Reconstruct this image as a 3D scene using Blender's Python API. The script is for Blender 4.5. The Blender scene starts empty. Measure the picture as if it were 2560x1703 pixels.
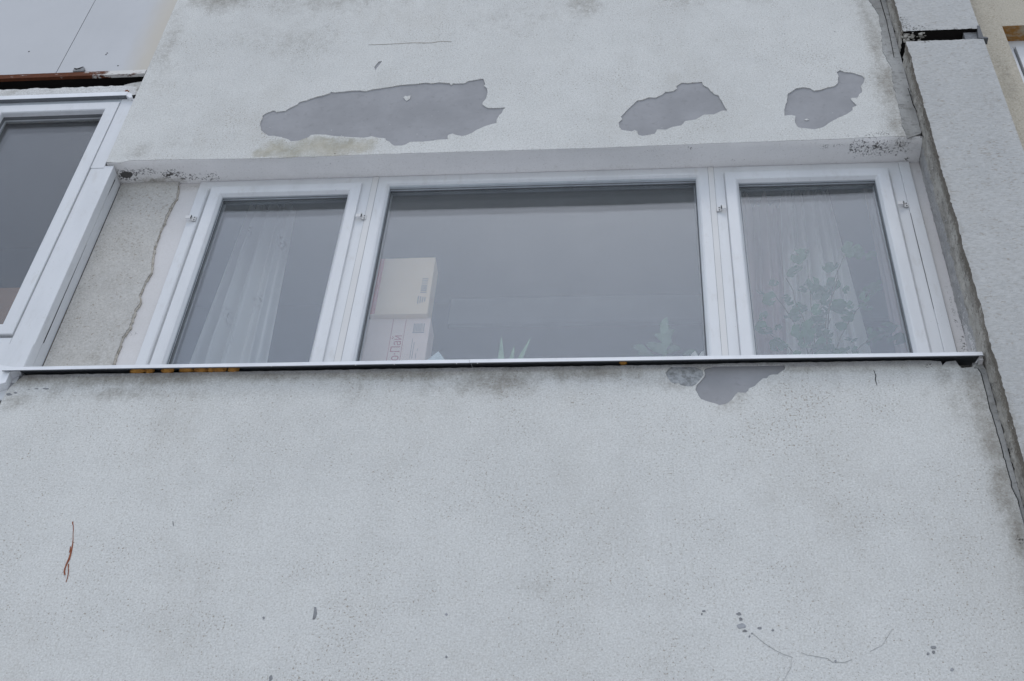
import bpy, bmesh, math, random
import numpy as np
from mathutils import Vector, Matrix, noise
from mathutils.geometry import delaunay_2d_cdt

random.seed(7)
S = bpy.context.scene
C = S.collection

# ------------------------------------------------------------------ camera
cam_data = bpy.data.cameras.new('camera')
cam = bpy.data.objects.new('camera', cam_data)
C.objects.link(cam)
cam_data.sensor_width = 36.0
cam_data.lens = 46.406
cam_data.clip_start = 0.05
cam_data.clip_end = 2000.0
RGT = Vector((0.9951076, 0.0800652, 0.0578820))
UPV = Vector((0.0160977, -0.7094404, 0.7045816))
FWD = Vector((-0.0974763, 0.7002028, 0.7072584))
m = Matrix((RGT, UPV, -FWD)).transposed().to_4x4()
m.translation = (0.0, -3.6, 1.6)
cam.matrix_world = m
S.camera = cam

# ------------------------------------------------------------------ sky and sun (overcast)
SUN_EL, SUN_AZ = math.radians(68), math.radians(184)
w = bpy.data.worlds.new('World')
S.world = w
w.use_nodes = True
wn, wl = w.node_tree.nodes, w.node_tree.links
sky = wn.new('ShaderNodeTexSky')
sky.sky_type = 'NISHITA'
sky.sun_disc = False
sky.sun_elevation = SUN_EL
sky.sun_rotation = SUN_AZ
sky.air_density = 1.0
sky.dust_density = 1.0
sky.ozone_density = 1.0
hs = wn.new('ShaderNodeHueSaturation')
hs.inputs['Saturation'].default_value = 0.56
wl.new(sky.outputs[0], hs.inputs['Color'])
wl.new(hs.outputs[0], wn['Background'].inputs['Color'])
wn['Background'].inputs['Strength'].default_value = 0.15

sun_data = bpy.data.lights.new('sun', 'SUN')
sun_data.energy = 0.5
sun_data.angle = math.radians(20)
sun_data.color = (1.0, 0.985, 0.965)
sun = bpy.data.objects.new('sun', sun_data)
C.objects.link(sun)
sd = Vector((math.sin(SUN_AZ) * math.cos(SUN_EL), math.cos(SUN_AZ) * math.cos(SUN_EL), math.sin(SUN_EL)))
sun.rotation_euler = sd.to_track_quat('Z', 'Y').to_euler()

S.view_settings.view_transform = 'Standard'
S.view_settings.look = 'None'
S.view_settings.exposure = 0.46
S.view_settings.gamma = 1.0
S.view_settings.use_curve_mapping = False
S.cycles.transparent_max_bounces = 24
S.cycles.max_bounces = 14
S.cycles.diffuse_bounces = 6
S.cycles.use_denoising = True

DATA = {
    'patch_long': ((-1.8004,6.7297),(-1.8032,6.7589),(-1.8002,6.788),(-1.8041,6.8079),(-1.798,6.8223),(-1.7801,6.8361),(-1.7621,6.8499),(-1.748,6.8471),(-1.7414,6.8339),(-1.7251,6.8409),(-1.6987,6.8414),(-1.6845,6.8604),(-1.6491,6.8932),(-1.6407,6.9128),(-1.6075,6.9259),(-1.5754,6.9462),(-1.5309,6.9639),(-1.5009,6.9804),(-1.4973,6.9954),(-1.4841,6.9865),(-1.44,6.9889),(-1.3933,6.9943),(-1.3518,6.9938),(-1.3214,6.9879),(-1.2821,7.0028),(-1.2417,7.0096),(-1.207,7.0156),(-1.167,7.0265),(-1.1145,7.0315),(-1.0678,7.0358),(-1.0331,7.0418),(-0.997,7.0345),(-0.9623,7.0395),(-0.9115,7.0302),(-0.9024,7.0133),(-0.8937,7.027),(-0.838,7.0256),(-0.8217,7.041),(-0.7874,7.0512),(-0.7529,7.0593),(-0.7451,7.0486),(-0.7365,7.0102),(-0.7396,6.9972),(-0.7264,6.9761),(-0.7187,6.9484),(-0.719,6.9134),(-0.7252,6.879),(-0.7352,6.8599),(-0.7369,6.8433),(-0.718,6.8197),(-0.7061,6.8122),(-0.6717,6.8073),(-0.6434,6.8086),(-0.6236,6.8094),(-0.6337,6.7905),(-0.6379,6.7666),(-0.648,6.748),(-0.6595,6.7104),(-0.6591,6.6866),(-0.6907,6.6742),(-0.723,6.6571),(-0.7493,6.635),(-0.7646,6.6172),(-0.7855,6.5997),(-0.8126,6.5918),(-0.8357,6.6004),(-0.8591,6.6128),(-0.8805,6.6028),(-0.8817,6.5862),(-0.8776,6.5721),(-0.9162,6.5676),(-0.9546,6.5622),(-0.9931,6.5568),(-1.0546,6.5581),(-1.0693,6.5405),(-1.0907,6.5324),(-1.1242,6.5323),(-1.1398,6.5459),(-1.1504,6.5631),(-1.1719,6.5781),(-1.1737,6.5921),(-1.2112,6.5987),(-1.2412,6.6124),(-1.2794,6.6023),(-1.3257,6.6093),(-1.3836,6.6171),(-1.4302,6.6242),(-1.4665,6.6374),(-1.5127,6.6398),(-1.538,6.6374),(-1.5437,6.6207),(-1.5701,6.608),(-1.5907,6.595),(-1.6244,6.5921),(-1.6452,6.6119),(-1.6767,6.6277),(-1.7133,6.639),(-1.7428,6.6425),(-1.7704,6.6658),(-1.7859,6.6857)),
    'heart': ((-1.1282,6.9228),(-1.1212,6.9374),(-1.1089,6.9316),(-1.095,6.9379),(-1.0948,6.9108),(-1.1104,6.8947)),
    'ochre': ((-1.8032,6.4856),(-1.7624,6.5665),(-1.7097,6.62),(-1.6236,6.5874),(-1.5338,6.6296),(-1.3886,6.6126),(-1.2788,6.5976),(-1.2099,6.5893),(-1.2004,6.538),(-1.2295,6.4846),(-1.3055,6.4702),(-1.3646,6.455),(-1.5055,6.4619),(-1.674,6.461)),
    'patch_mid': ((-0.0872,6.6251),(-0.086,6.66),(-0.0713,6.6843),(-0.0772,6.7048),(-0.0505,6.7542),(-0.0265,6.7888),(-0.0024,6.8289),(0.0215,6.8327),(0.0516,6.8518),(0.0874,6.8496),(0.1178,6.874),(0.1333,6.8942),(0.1693,6.8973),(0.1878,6.9173),(0.1855,6.9387),(0.2103,6.9639),(0.2403,6.9599),(0.3067,6.9665),(0.3104,6.9417),(0.3342,6.9137),(0.3613,6.8595),(0.3814,6.8478),(0.3857,6.8164),(0.3933,6.7953),(0.4127,6.7228),(0.3895,6.7241),(0.3533,6.7009),(0.3067,6.6985),(0.2644,6.6607),(0.2176,6.6533),(0.1991,6.6195),(0.1583,6.6118),(0.1288,6.5907),(0.0883,6.5929),(0.0762,6.5621),(0.0182,6.5476),(0.0009,6.5563),(-0.0046,6.586),(-0.0161,6.5965),(-0.0278,6.5853),(-0.0743,6.5977)),
    'patch_right': ((0.6988,6.8444),(0.721,6.8639),(0.7404,6.8836),(0.7764,6.8919),(0.8048,6.8828),(0.8202,6.861),(0.8499,6.8665),(0.887,6.8851),(0.9172,6.8938),(0.9358,6.9136),(0.9465,6.9712),(0.942,7.009),(0.9585,7.0241),(0.9772,7.0067),(1.0176,6.9988),(1.0551,6.9697),(1.0634,6.9426),(1.0529,6.9064),(1.0387,6.8863),(1.0397,6.8395),(1.0217,6.8199),(1.0127,6.7948),(0.9807,6.7916),(0.9862,6.7658),(1.002,6.7314),(0.98,6.7156),(0.9776,6.6957),(0.9486,6.6674),(0.9056,6.6401),(0.8618,6.6031),(0.8301,6.5707),(0.7949,6.558),(0.745,6.5675),(0.7204,6.5766),(0.7099,6.6163),(0.7173,6.6654),(0.7038,6.6742),(0.669,6.6701),(0.6732,6.718),(0.6829,6.7631),(0.69,6.778)),
    'islet': ((0.7556,6.6355),(0.7666,6.6428),(0.7743,6.6345),(0.7634,6.6282)),
    'patch_small': ((-1.3081,7.1975),(-1.2932,7.2447),(-1.2759,7.2511),(-1.2796,7.233),(-1.2985,7.1703)),
    'patch_sill': ((0.2315,5.0635),(0.2457,5.0746),(0.2637,5.0814),(0.3036,5.0859),(0.3414,5.0907),(0.4012,5.0948),(0.5111,5.0957),(0.5303,5.0953),(0.5316,5.0675),(0.5274,5.0568),(0.5135,5.0464),(0.5003,5.0319),(0.4841,5.0332),(0.4683,5.0258),(0.4621,5.0159),(0.4457,5.0141),(0.4268,4.9932),(0.4148,4.9769),(0.3922,4.9638),(0.3894,4.9533),(0.3779,4.9431),(0.3629,4.9448),(0.3501,4.9465),(0.336,4.9289),(0.3274,4.9098),(0.3014,4.8882),(0.2797,4.8835),(0.2652,4.8931),(0.2377,4.9039),(0.2145,4.9146),(0.2066,4.9325),(0.197,4.9641),(0.2022,4.9851),(0.2161,5.0031),(0.2339,5.0333),(0.2325,5.0517)),
    'patch_rough': ((0.0878,5.0483),(0.0994,5.0697),(0.1131,5.0835),(0.1973,5.0818),(0.2189,5.0674),(0.2274,5.0611),(0.2296,5.0364),(0.2119,5.0062),(0.198,4.9882),(0.1856,4.9794),(0.1584,4.9798),(0.1432,4.9862),(0.1349,5.0),(0.1215,4.9926),(0.1064,5.002),(0.0939,5.0297)),
    'chips': (((0.1916,3.9987),(0.1888,3.9964),(0.1851,3.9952),(0.1799,3.996),(0.1786,3.9977),(0.1791,3.9997),(0.1802,4.0012),(0.1854,4.0019),(0.188,4.0008)),((0.1796,3.9871),(0.1797,3.985),(0.1775,3.9839),(0.1752,3.9837),(0.1747,3.986),(0.175,3.9883),(0.176,3.9908),(0.1777,3.9913),(0.1796,3.9895)),((0.3007,3.989),(0.3013,3.986),(0.2944,3.9833),(0.2881,3.9857),(0.2862,3.9868),(0.2846,3.9901),(0.29,3.9924),(0.2956,3.995),(0.2989,3.9927)),((0.3033,3.97),(0.3039,3.9664),(0.299,3.9636),(0.2945,3.9639),(0.2937,3.9682),(0.293,3.9719),(0.2967,3.9759),(0.2997,3.9743),(0.3037,3.9731)),((0.3126,3.943),(0.3111,3.9381),(0.3005,3.9354),(0.2907,3.9335),(0.2845,3.94),(0.2831,3.9468),(0.2905,3.9501),(0.3005,3.9536),(0.3102,3.9492)),((0.3166,3.9257),(0.3153,3.9227),(0.3102,3.9215),(0.3058,3.9219),(0.3003,3.9243),(0.3034,3.9275),(0.3055,3.9303),(0.3105,3.9313),(0.3136,3.9279)),((0.3612,3.9368),(0.3597,3.9334),(0.3553,3.9318),(0.35,3.9335),(0.3477,3.935),(0.3483,3.9383),(0.3511,3.94),(0.356,3.9407),(0.3596,3.9396)),((0.4,3.9296),(0.3975,3.9271),(0.3957,3.9264),(0.3936,3.9259),(0.3912,3.9282),(0.3919,3.9313),(0.3941,3.9325),(0.3964,3.9335),(0.3989,3.9319)),((0.3327,3.9171),(0.3314,3.9152),(0.3297,3.9148),(0.3277,3.9139),(0.3267,3.9161),(0.327,3.9184),(0.3281,3.9193),(0.3299,3.9196),(0.3315,3.9193)),((0.3241,3.9063),(0.3231,3.9044),(0.3216,3.9022),(0.3192,3.9026),(0.3181,3.9054),(0.3184,3.9075),(0.3196,3.9094),(0.3221,3.9092),(0.3241,3.9088)),((0.5781,3.8197),(0.5776,3.8174),(0.5753,3.815),(0.5735,3.8157),(0.5711,3.8184),(0.5713,3.821),(0.5737,3.8233),(0.5763,3.8234),(0.5789,3.8217)),((0.8834,3.8709),(0.8787,3.8672),(0.8746,3.8662),(0.8698,3.8656),(0.8675,3.8686),(0.8656,3.8723),(0.8705,3.875),(0.8759,3.8754),(0.8818,3.8753)),((0.8765,3.8541),(0.8759,3.8505),(0.8724,3.8482),(0.8697,3.8493),(0.8686,3.8521),(0.8682,3.8555),(0.871,3.8589),(0.8743,3.8582),(0.8769,3.8577)),((0.8601,3.849),(0.8584,3.8465),(0.8554,3.8446),(0.8528,3.8444),(0.8508,3.8475),(0.8519,3.8508),(0.8544,3.8533),(0.8567,3.8527),(0.8585,3.8525)),((0.9237,3.794),(0.9199,3.7904),(0.9172,3.7888),(0.9134,3.7896),(0.9103,3.7924),(0.9121,3.7955),(0.9145,3.7994),(0.919,3.7996),(0.9213,3.798)),((-1.2392,3.9651),(-1.2392,3.9619),(-1.2417,3.961),(-1.2443,3.9613),(-1.2456,3.9636),(-1.247,3.9664),(-1.2457,3.969),(-1.2433,3.9705),(-1.2401,3.9683)),((-1.1704,3.7433),(-1.1714,3.7377),(-1.1741,3.7356),(-1.1792,3.7327),(-1.1811,3.7396),(-1.1828,3.7459),(-1.1815,3.7521),(-1.1775,3.7554),(-1.172,3.7495)),((-0.6225,3.8255),(-0.6237,3.8223),(-0.6256,3.8219),(-0.6281,3.8215),(-0.63,3.8243),(-0.6296,3.8267),(-0.6289,3.8293),(-0.6265,3.8304),(-0.6247,3.8286)),((-0.6368,3.9821),(-0.6379,3.9792),(-0.6409,3.9769),(-0.6435,3.9782),(-0.6446,3.9802),(-0.6469,3.9837),(-0.6439,3.9861),(-0.6415,3.987),(-0.6391,3.9845)),((-1.0816,4.009),(-1.0747,4.0082),(-1.0678,3.9827),(-1.0686,3.9671),(-1.0749,3.9605),(-1.0797,3.9632),(-1.0796,3.9827)),((-2.3843,5.0082),(-2.3845,5.007),(-2.3866,5.007),(-2.3887,5.0073),(-2.3912,5.0078),(-2.3903,5.0087),(-2.3895,5.0099),(-2.3875,5.0098),(-2.386,5.009)),((-2.3481,5.0099),(-2.3498,5.0084),(-2.3535,5.0079),(-2.3589,5.0084),(-2.3633,5.0093),(-2.3652,5.011),(-2.361,5.0117),(-2.3554,5.0127),(-2.3509,5.0112)),((-2.3053,5.0098),(-2.3063,5.0074),(-2.3148,5.0063),(-2.3223,5.0075),(-2.3261,5.0088),(-2.3314,5.0114),(-2.3265,5.0135),(-2.3176,5.0133),(-2.3106,5.0126)),((-2.4458,4.9815),(-2.4498,4.9776),(-2.4545,4.9762),(-2.4625,4.9756),(-2.4678,4.979),(-2.4719,4.9844),(-2.4664,4.9881),(-2.4586,4.9897),(-2.4524,4.9857)),((-2.4268,4.9893),(-2.4276,4.986),(-2.4325,4.9852),(-2.4377,4.9858),(-2.4408,4.9884),(-2.4427,4.9913),(-2.439,4.9939),(-2.435,4.9938),(-2.4317,4.992))),
    'cracks': (((0.3311,3.9171),(0.3617,3.8852),(0.3959,3.8579),(0.4199,3.8433),(0.4444,3.8352),(0.4394,3.7998),(0.4119,3.7504)),((0.4746,3.8501),(0.4917,3.8418),(0.5198,3.8358),(0.5514,3.8298),(0.5643,3.8175),(0.5997,3.8157),(0.6259,3.8263)),((0.6831,3.8559),(0.7217,3.8772),(0.7353,3.8984),(0.7605,3.937)),((-0.5784,4.0654),(-0.5705,4.0103),(-0.5567,3.9411),(-0.5564,3.877),(-0.5559,3.8107)),((0.8526,5.0488),(0.8567,5.0209),(0.8521,5.0045),(0.854,4.9716)),((-0.3198,4.1807),(-0.3028,4.0087),(-0.2896,3.8896),(-0.2988,3.8317))),
    'joint_crack': ((1.2243,5.0506),(1.2312,5.0291),(1.2328,4.9944),(1.2311,4.9639),(1.232,4.9336),(1.23,4.8813),(1.2302,4.8407),(1.2323,4.797),(1.2331,4.761),(1.2328,4.7326),(1.2336,4.6973),(1.2337,4.6589),(1.232,4.6245),(1.2314,4.6269),(1.2353,4.6109),(1.2337,4.5792),(1.2351,4.5509),(1.2359,4.5198),(1.2315,4.4982),(1.2347,4.4798),(1.2412,4.4432),(1.2402,4.4162)),
    'joint_crack2': ((1.2617,4.7607),(1.2603,4.7145),(1.2581,4.6656),(1.2554,4.6043),(1.2603,4.5476),(1.2639,4.4857),(1.2658,4.4552)),
    'joint_crack3': ((1.2284,7.6406),(1.2312,7.435),(1.2266,7.2499),(1.2209,7.1051)),
    'joint_crack4': ((1.2752,7.6369),(1.2725,7.5515),(1.2706,7.4085)),
    'joint_crack5': ((1.2474,6.8472),(1.2501,6.7144),(1.2709,6.5944),(1.2444,6.4613)),
    'mortar_up_left': ((1.1847,7.6441),(1.2149,7.4957),(1.2062,7.3431),(1.1888,7.1737),(1.2087,7.0404),(1.1959,6.8504),(1.1965,6.6975),(1.1917,6.589),(1.1979,6.4637)),
    'parapet_top': ((-2.4734,5.011),(-2.433,5.0861),(-2.0402,5.0874),(-1.3343,5.0891),(-0.926,5.0919),(0.1437,5.0921),(0.3675,5.096),(0.5892,5.0957),(1.0271,5.0972),(1.1012,5.0915),(1.1032,5.0688),(1.1181,5.0891),(1.1561,5.0925),(1.1628,5.0656),(1.1696,5.0552),(1.2073,5.0586),(1.2261,5.0828),(1.2448,5.0907)),
    'upper_bottom': ((-2.4441,6.4599),(-2.3722,6.4811),(-2.1346,6.4758),(-1.7493,6.4663),(-1.0907,6.4706),(-0.1722,6.4686),(0.3663,6.4758),(0.904,6.481),(1.0714,6.4873),(1.2273,6.4851)),
    'beige_edge': ((-2.1679,6.44),(-2.1598,6.3934),(-2.1539,6.3424),(-2.1596,6.3124),(-2.1655,6.2578),(-2.1706,6.2137),(-2.168,6.1648),(-2.1706,6.1119),(-2.17,6.0595),(-2.1701,5.9985),(-2.1623,5.9197),(-2.1388,5.828),(-2.1509,5.7683),(-2.1543,5.7288),(-2.1537,5.675),(-2.1408,5.6264),(-2.1497,5.5837),(-2.1491,5.5318),(-2.144,5.4759),(-2.1589,5.4212),(-2.1562,5.3759),(-2.1577,5.3222),(-2.1567,5.2606)),
    'scratch': (((-2.0111,4.3604),(-2.0085,4.3503),(-2.0042,4.3435),(-1.9944,4.3101),(-1.9866,4.2814),(-1.9815,4.2595),(-1.9792,4.24),(-1.9769,4.2162),(-1.9762,4.199),(-1.9787,4.1777),(-1.979,4.1608),(-1.9758,4.146),(-1.9705,4.1334)),((-1.9703,4.1788),(-1.9669,4.1629),(-1.962,4.1481),(-1.9574,4.1271),(-1.9576,4.1032)),((-1.9872,4.253),(-1.9828,4.2356),(-1.9838,4.227))),
    'foam': (((-1.9707,5.0895),0.0618),((-1.9236,5.0873),0.0358),((-1.8504,5.0913),0.0488),((-1.7753,5.087),0.0553),((-1.7173,5.0888),0.0553),((-1.6748,5.0909),0.0293),((-1.6415,5.0927),0.0585),((-1.5859,5.0904),0.0455)),
    'foam2': (-0.0695,5.0948),
    'neigh_sill': ((-2.515,5.1118),(-2.4497,5.0988),(-2.4762,5.0725),(-2.4757,5.0194),(-2.5084,5.0052),(-2.5509,4.9977),(-2.5985,5.1321)),
    'scratch_short': ((-1.6473,4.3624),(-1.6392,4.3414)),
    'hair': ((-1.3657,7.4037),(-1.2586,7.4034),(-1.1404,7.4066),(-1.0372,7.3994),(-0.999,7.4111),(-0.9355,7.4037)),
}


# ------------------------------------------------------------------ materials
class NT:
    """small helper to wire nodes"""
    def __init__(self, name):
        self.m = bpy.data.materials.new(name)
        self.m.use_nodes = True
        self.n = self.m.node_tree.nodes
        self.l = self.m.node_tree.links
        self.b = self.n['Principled BSDF']
        self.tc = self.n.new('ShaderNodeTexCoord').outputs['Object']

    def put(self, sock, v):
        if hasattr(v, 'is_linked'):
            self.l.new(v, sock)
        else:
            sock.default_value = v

    def noise(self, scale, detail=3.0, rough=0.55, vec=None, dist=0.0):
        t = self.n.new('ShaderNodeTexNoise')
        t.inputs['Scale'].default_value = scale
        t.inputs['Detail'].default_value = detail
        t.inputs['Roughness'].default_value = rough
        t.inputs['Distortion'].default_value = dist
        self.l.new(vec if vec is not None else self.tc, t.inputs['Vector'])
        return t.outputs['Fac']

    def vor(self, scale, feature='F1', rnd=1.0, vec=None):
        t = self.n.new('ShaderNodeTexVoronoi')
        t.feature = feature
        t.inputs['Scale'].default_value = scale
        t.inputs['Randomness'].default_value = rnd
        self.l.new(vec if vec is not None else self.tc, t.inputs['Vector'])
        return t

    def scaled(self, s):
        t = self.n.new('ShaderNodeMapping')
        t.inputs['Scale'].default_value = s
        self.l.new(self.tc, t.inputs['Vector'])
        return t.outputs[0]

    def math(self, op, a, b=0.0, c=0.0, clamp=False):
        t = self.n.new('ShaderNodeMath')
        t.operation = op
        t.use_clamp = clamp
        self.put(t.inputs[0], a)
        self.put(t.inputs[1], b)
        self.put(t.inputs[2], c)
        return t.outputs[0]

    def step(self, v, a, b, lo=0.0, hi=1.0):
        t = self.n.new('ShaderNodeMapRange')
        t.interpolation_type = 'SMOOTHSTEP'
        self.put(t.inputs['Value'], v)
        t.inputs['From Min'].default_value = a
        t.inputs['From Max'].default_value = b
        t.inputs['To Min'].default_value = lo
        t.inputs['To Max'].default_value = hi
        return t.outputs[0]

    def mix(self, f, a, b, mode='MIX'):
        t = self.n.new('ShaderNodeMix')
        t.data_type = 'RGBA'
        t.blend_type = mode
        self.put(t.inputs[0], f)
        for s, v in ((t.inputs[6], a), (t.inputs[7], b)):
            if isinstance(v, tuple) and len(v) == 3:
                v = (*v, 1.0)
            self.put(s, v)
        return t.outputs[2]

    def attr(self, name):
        t = self.n.new('ShaderNodeAttribute')
        t.attribute_name = name
        sp = self.n.new('ShaderNodeSeparateColor')
        self.l.new(t.outputs['Color'], sp.inputs[0])
        return sp.outputs

    def bump(self, h, strength=0.5, dist=0.003):
        t = self.n.new('ShaderNodeBump')
        t.inputs['Strength'].default_value = strength
        t.inputs['Distance'].default_value = dist
        self.put(t.inputs['Height'], h)
        self.l.new(t.outputs[0], self.b.inputs['Normal'])
        return t

    def done(self, col, rough=0.9, spec=0.3):
        if isinstance(col, tuple) and len(col) == 3:
            col = (*col, 1.0)
        self.put(self.b.inputs['Base Color'], col)
        self.put(self.b.inputs['Roughness'], rough)
        self.b.inputs['Specular IOR Level'].default_value = spec
        return self.m


def stucco(name, base, base2, speck=1.0, bump=0.5, speck_scale=1.0, rough_grain=0.10, stretch=None):
    t = NT(name)
    vec = t.scaled(stretch) if stretch else None
    big = t.noise(1.3, 4, 0.6)
    mid = t.noise(9.0, 5, 0.65)
    grain = t.noise(150.0 * speck_scale, 3, 0.6, vec)
    fine = t.noise(420.0, 2, 0.6)
    col = t.mix(t.step(t.math('ADD', t.math('MULTIPLY', big, 0.6), t.math('MULTIPLY', mid, 0.4)), 0.36, 0.64), base, base2)
    # light / dark grains
    k = rough_grain * 10
    col = t.mix(t.step(grain, 0.47, 0.68, 0.0, min(1.0, 0.62 * k)), col, tuple(v * f for v, f in zip(base, (0.70, 0.69, 0.67))))
    col = t.mix(t.step(grain, 0.48, 0.30, 0.0, min(1.0, 0.55 * k)), col, tuple(min(0.82, v * 1.20) for v in base))
    col = t.mix(t.step(t.noise(62.0 * speck_scale, 4, 0.65), 0.50, 0.70, 0.0, min(1.0, 0.42 * k)), col, tuple(v * f for v, f in zip(base, (0.74, 0.72, 0.69))))
    # brown pits, gathered in drifts
    dens = t.noise(2.6, 5, 0.65)
    dn = t.math('MULTIPLY', t.math('SUBTRACT', dens, 0.5), 0.34)
    pit = t.noise(120.0 * speck_scale, 2, 0.5, vec)
    pf = t.step(t.math('ADD', pit, dn), 0.625, 0.71, 0.0, 0.66 * speck)
    col = t.mix(pf, col, (0.245, 0.20, 0.145))
    v = t.vor(46.0 * speck_scale, vec=vec)
    sep = t.n.new('ShaderNodeSeparateColor')
    t.l.new(v.outputs['Color'], sep.inputs[0])
    rad = t.step(t.math('ADD', sep.outputs[0], t.math('MULTIPLY', dn, 0.8)), 0.84, 1.05, 0.0, 0.20)
    warp = t.math('MULTIPLY', t.math('SUBTRACT', t.noise(180.0, 2, 0.5), 0.5), 0.22)
    sp = t.step(t.math('SUBTRACT', rad, t.math('ADD', v.outputs['Distance'], warp)), 0.0, 0.09, 0.0, 0.60 * speck)
    col = t.mix(sp, col, t.mix(sep.outputs[1], (0.22, 0.155, 0.09), (0.17, 0.16, 0.135)))
    # stains that belong to the wall, stored per vertex
    a = t.attr('Stain')
    n1 = t.noise(26.0, 6, 0.72)
    n0 = t.noise(10.0, 5, 0.7, t.scaled((1.25, 1.0, 0.7)))
    n2 = t.noise(95.0, 5, 0.7)
    nn = t.math('ADD', t.math('MULTIPLY', n0, 0.38), t.math('ADD', t.math('MULTIPLY', n1, 0.30), t.math('MULTIPLY', n2, 0.32)))
    oc = t.step(t.math('ADD', a[2], t.math('MULTIPLY', t.math('SUBTRACT', nn, 0.5), 1.9)), 0.18, 0.85, 0.0, 0.85)
    col = t.mix(oc, col, t.mix(t.step(mid, 0.35, 0.65), (0.42, 0.39, 0.31), (0.30, 0.285, 0.22)))
    wz = t.step(t.math('ADD', t.math('MULTIPLY', t.noise(2.1, 6, 0.7, t.scaled((1.0, 1.0, 0.6))), 0.6), t.math('MULTIPLY', nn, 0.4)), 0.48, 0.70, 0.0, 0.26 * speck)
    col = t.mix(wz, col, (0.33, 0.30, 0.25))
    dr = t.step(t.math('ADD', a[0], t.math('MULTIPLY', t.math('SUBTRACT', nn, 0.5), t.step(a[0], 0.0, 0.3, 0.0, 2.6))), 0.12, 0.95, 0.0, 0.80)
    col = t.mix(dr, col, t.mix(n1, (0.24, 0.21, 0.165), (0.20, 0.19, 0.165)))
    wv = t.n.new('ShaderNodeVectorMath')
    wv.operation = 'MULTIPLY_ADD'
    nz = t.n.new('ShaderNodeTexNoise')
    nz.inputs['Scale'].default_value = 45.0
    t.l.new(t.tc, nz.inputs['Vector'])
    t.l.new(nz.outputs['Color'], wv.inputs[0])
    wv.inputs[1].default_value = (0.035, 0.035, 0.035)
    t.l.new(t.tc, wv.inputs[2])
    cr = t.vor(70.0, 'DISTANCE_TO_EDGE', vec=wv.outputs[0])
    gk = t.math('ADD', t.math('MULTIPLY', a[1], 0.78), t.math('MULTIPLY', t.math('SUBTRACT', nn, 0.5), 3.6))
    gm = t.step(gk, 0.66, 0.84, 0.0, 0.93)
    ck = t.math('MULTIPLY', t.math('MULTIPLY', t.step(cr.outputs['Distance'], 0.15, 0.05), t.step(n2, 0.46, 0.56)), t.step(t.math('ADD', a[1], t.math('MULTIPLY', t.math('SUBTRACT', n1, 0.5), 1.6)), 0.42, 0.58))
    gm = t.math('MAXIMUM', gm, t.math('MULTIPLY', ck, 0.9))
    col = t.mix(gm, col, (0.045, 0.042, 0.038))
    h = t.math('ADD', t.math('MULTIPLY', grain, 0.8), t.math('MULTIPLY', fine, 0.35))
    h = t.math('SUBTRACT', h, t.math('MULTIPLY', pf, 0.6))
    t.bump(h, bump, 0.004)
    return t.done(col, 0.95, 0.15)


def simple(name, col, var=0.06, scale=6.0, rough=0.6, spec=0.3, bump=0.0, bscale=60.0, col2=None):
    t = NT(name)
    n = t.noise(scale, 5, 0.6)
    c2 = col2 if col2 else tuple(v * (1 - var * 3) for v in col)
    c = t.mix(t.step(n, 0.35, 0.7), col, c2)
    if bump:
        t.bump(t.noise(bscale, 4, 0.6), bump, 0.003)
    return t.done(c, rough, spec)


M = {}
M['coat'] = stucco('render_coat', (0.60, 0.60, 0.572), (0.54, 0.541, 0.517), speck=1.0, bump=0.45)
M['coat_rough'] = stucco('pilaster_render', (0.45, 0.45, 0.435), (0.405, 0.407, 0.395), speck=0.6, rough_grain=0.065, bump=0.7, speck_scale=0.8, stretch=(0.55, 1.0, 1.25))
M['pebble'] = stucco('pebble_render', (0.50, 0.488, 0.457), (0.44, 0.428, 0.40), speck=0.8, rough_grain=0.07, bump=0.7, speck_scale=0.8)
M['yellow'] = stucco('yellow_render', (0.47, 0.43, 0.35), (0.43, 0.395, 0.325), speck=0.8, bump=0.5)
M['smooth'] = stucco('smooth_plaster', (0.78, 0.765, 0.745), (0.73, 0.72, 0.70), speck=0.25, bump=0.12, rough_grain=0.02)
M['plaster'] = stucco('white_plaster', (0.60, 0.585, 0.575), (0.55, 0.535, 0.52), speck=0.12, bump=0.12, rough_grain=0.02)
M['white_rough'] = stucco('whitewashed_concrete', (0.60, 0.60, 0.585), (0.48, 0.475, 0.455), speck=0.6, bump=0.8, rough_grain=0.14)


def undercoat():
    t = NT('grey_undercoat')
    big = t.noise(4.5, 5, 0.62)
    mid = t.noise(30.0, 4, 0.6)
    col = t.mix(t.step(big, 0.34, 0.66), (0.312, 0.312, 0.318), (0.268, 0.269, 0.274))
    col = t.mix(t.step(mid, 0.55, 0.75, 0.0, 0.35), col, (0.19, 0.19, 0.19))
    v = t.vor(36.0)
    sep = t.n.new('ShaderNodeSeparateColor')
    t.l.new(v.outputs['Color'], sep.inputs[0])
    rad = t.step(sep.outputs[0], 0.82, 1.0, 0.0, 0.13)
    col = t.mix(t.step(t.math('SUBTRACT', rad, v.outputs['Distance']), 0.0, 0.05, 0.0, 0.7), col, (0.5, 0.5, 0.48))
    t.bump(t.noise(60, 4, 0.6), 0.2, 0.002)
    return t.done(col, 0.85, 0.2)


M['under'] = undercoat()
M['concrete_pale'] = simple('pale_concrete', (0.40, 0.41, 0.41), scale=55.0, rough=0.95, bump=0.8, bscale=120, col2=(0.21, 0.215, 0.21))


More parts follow.
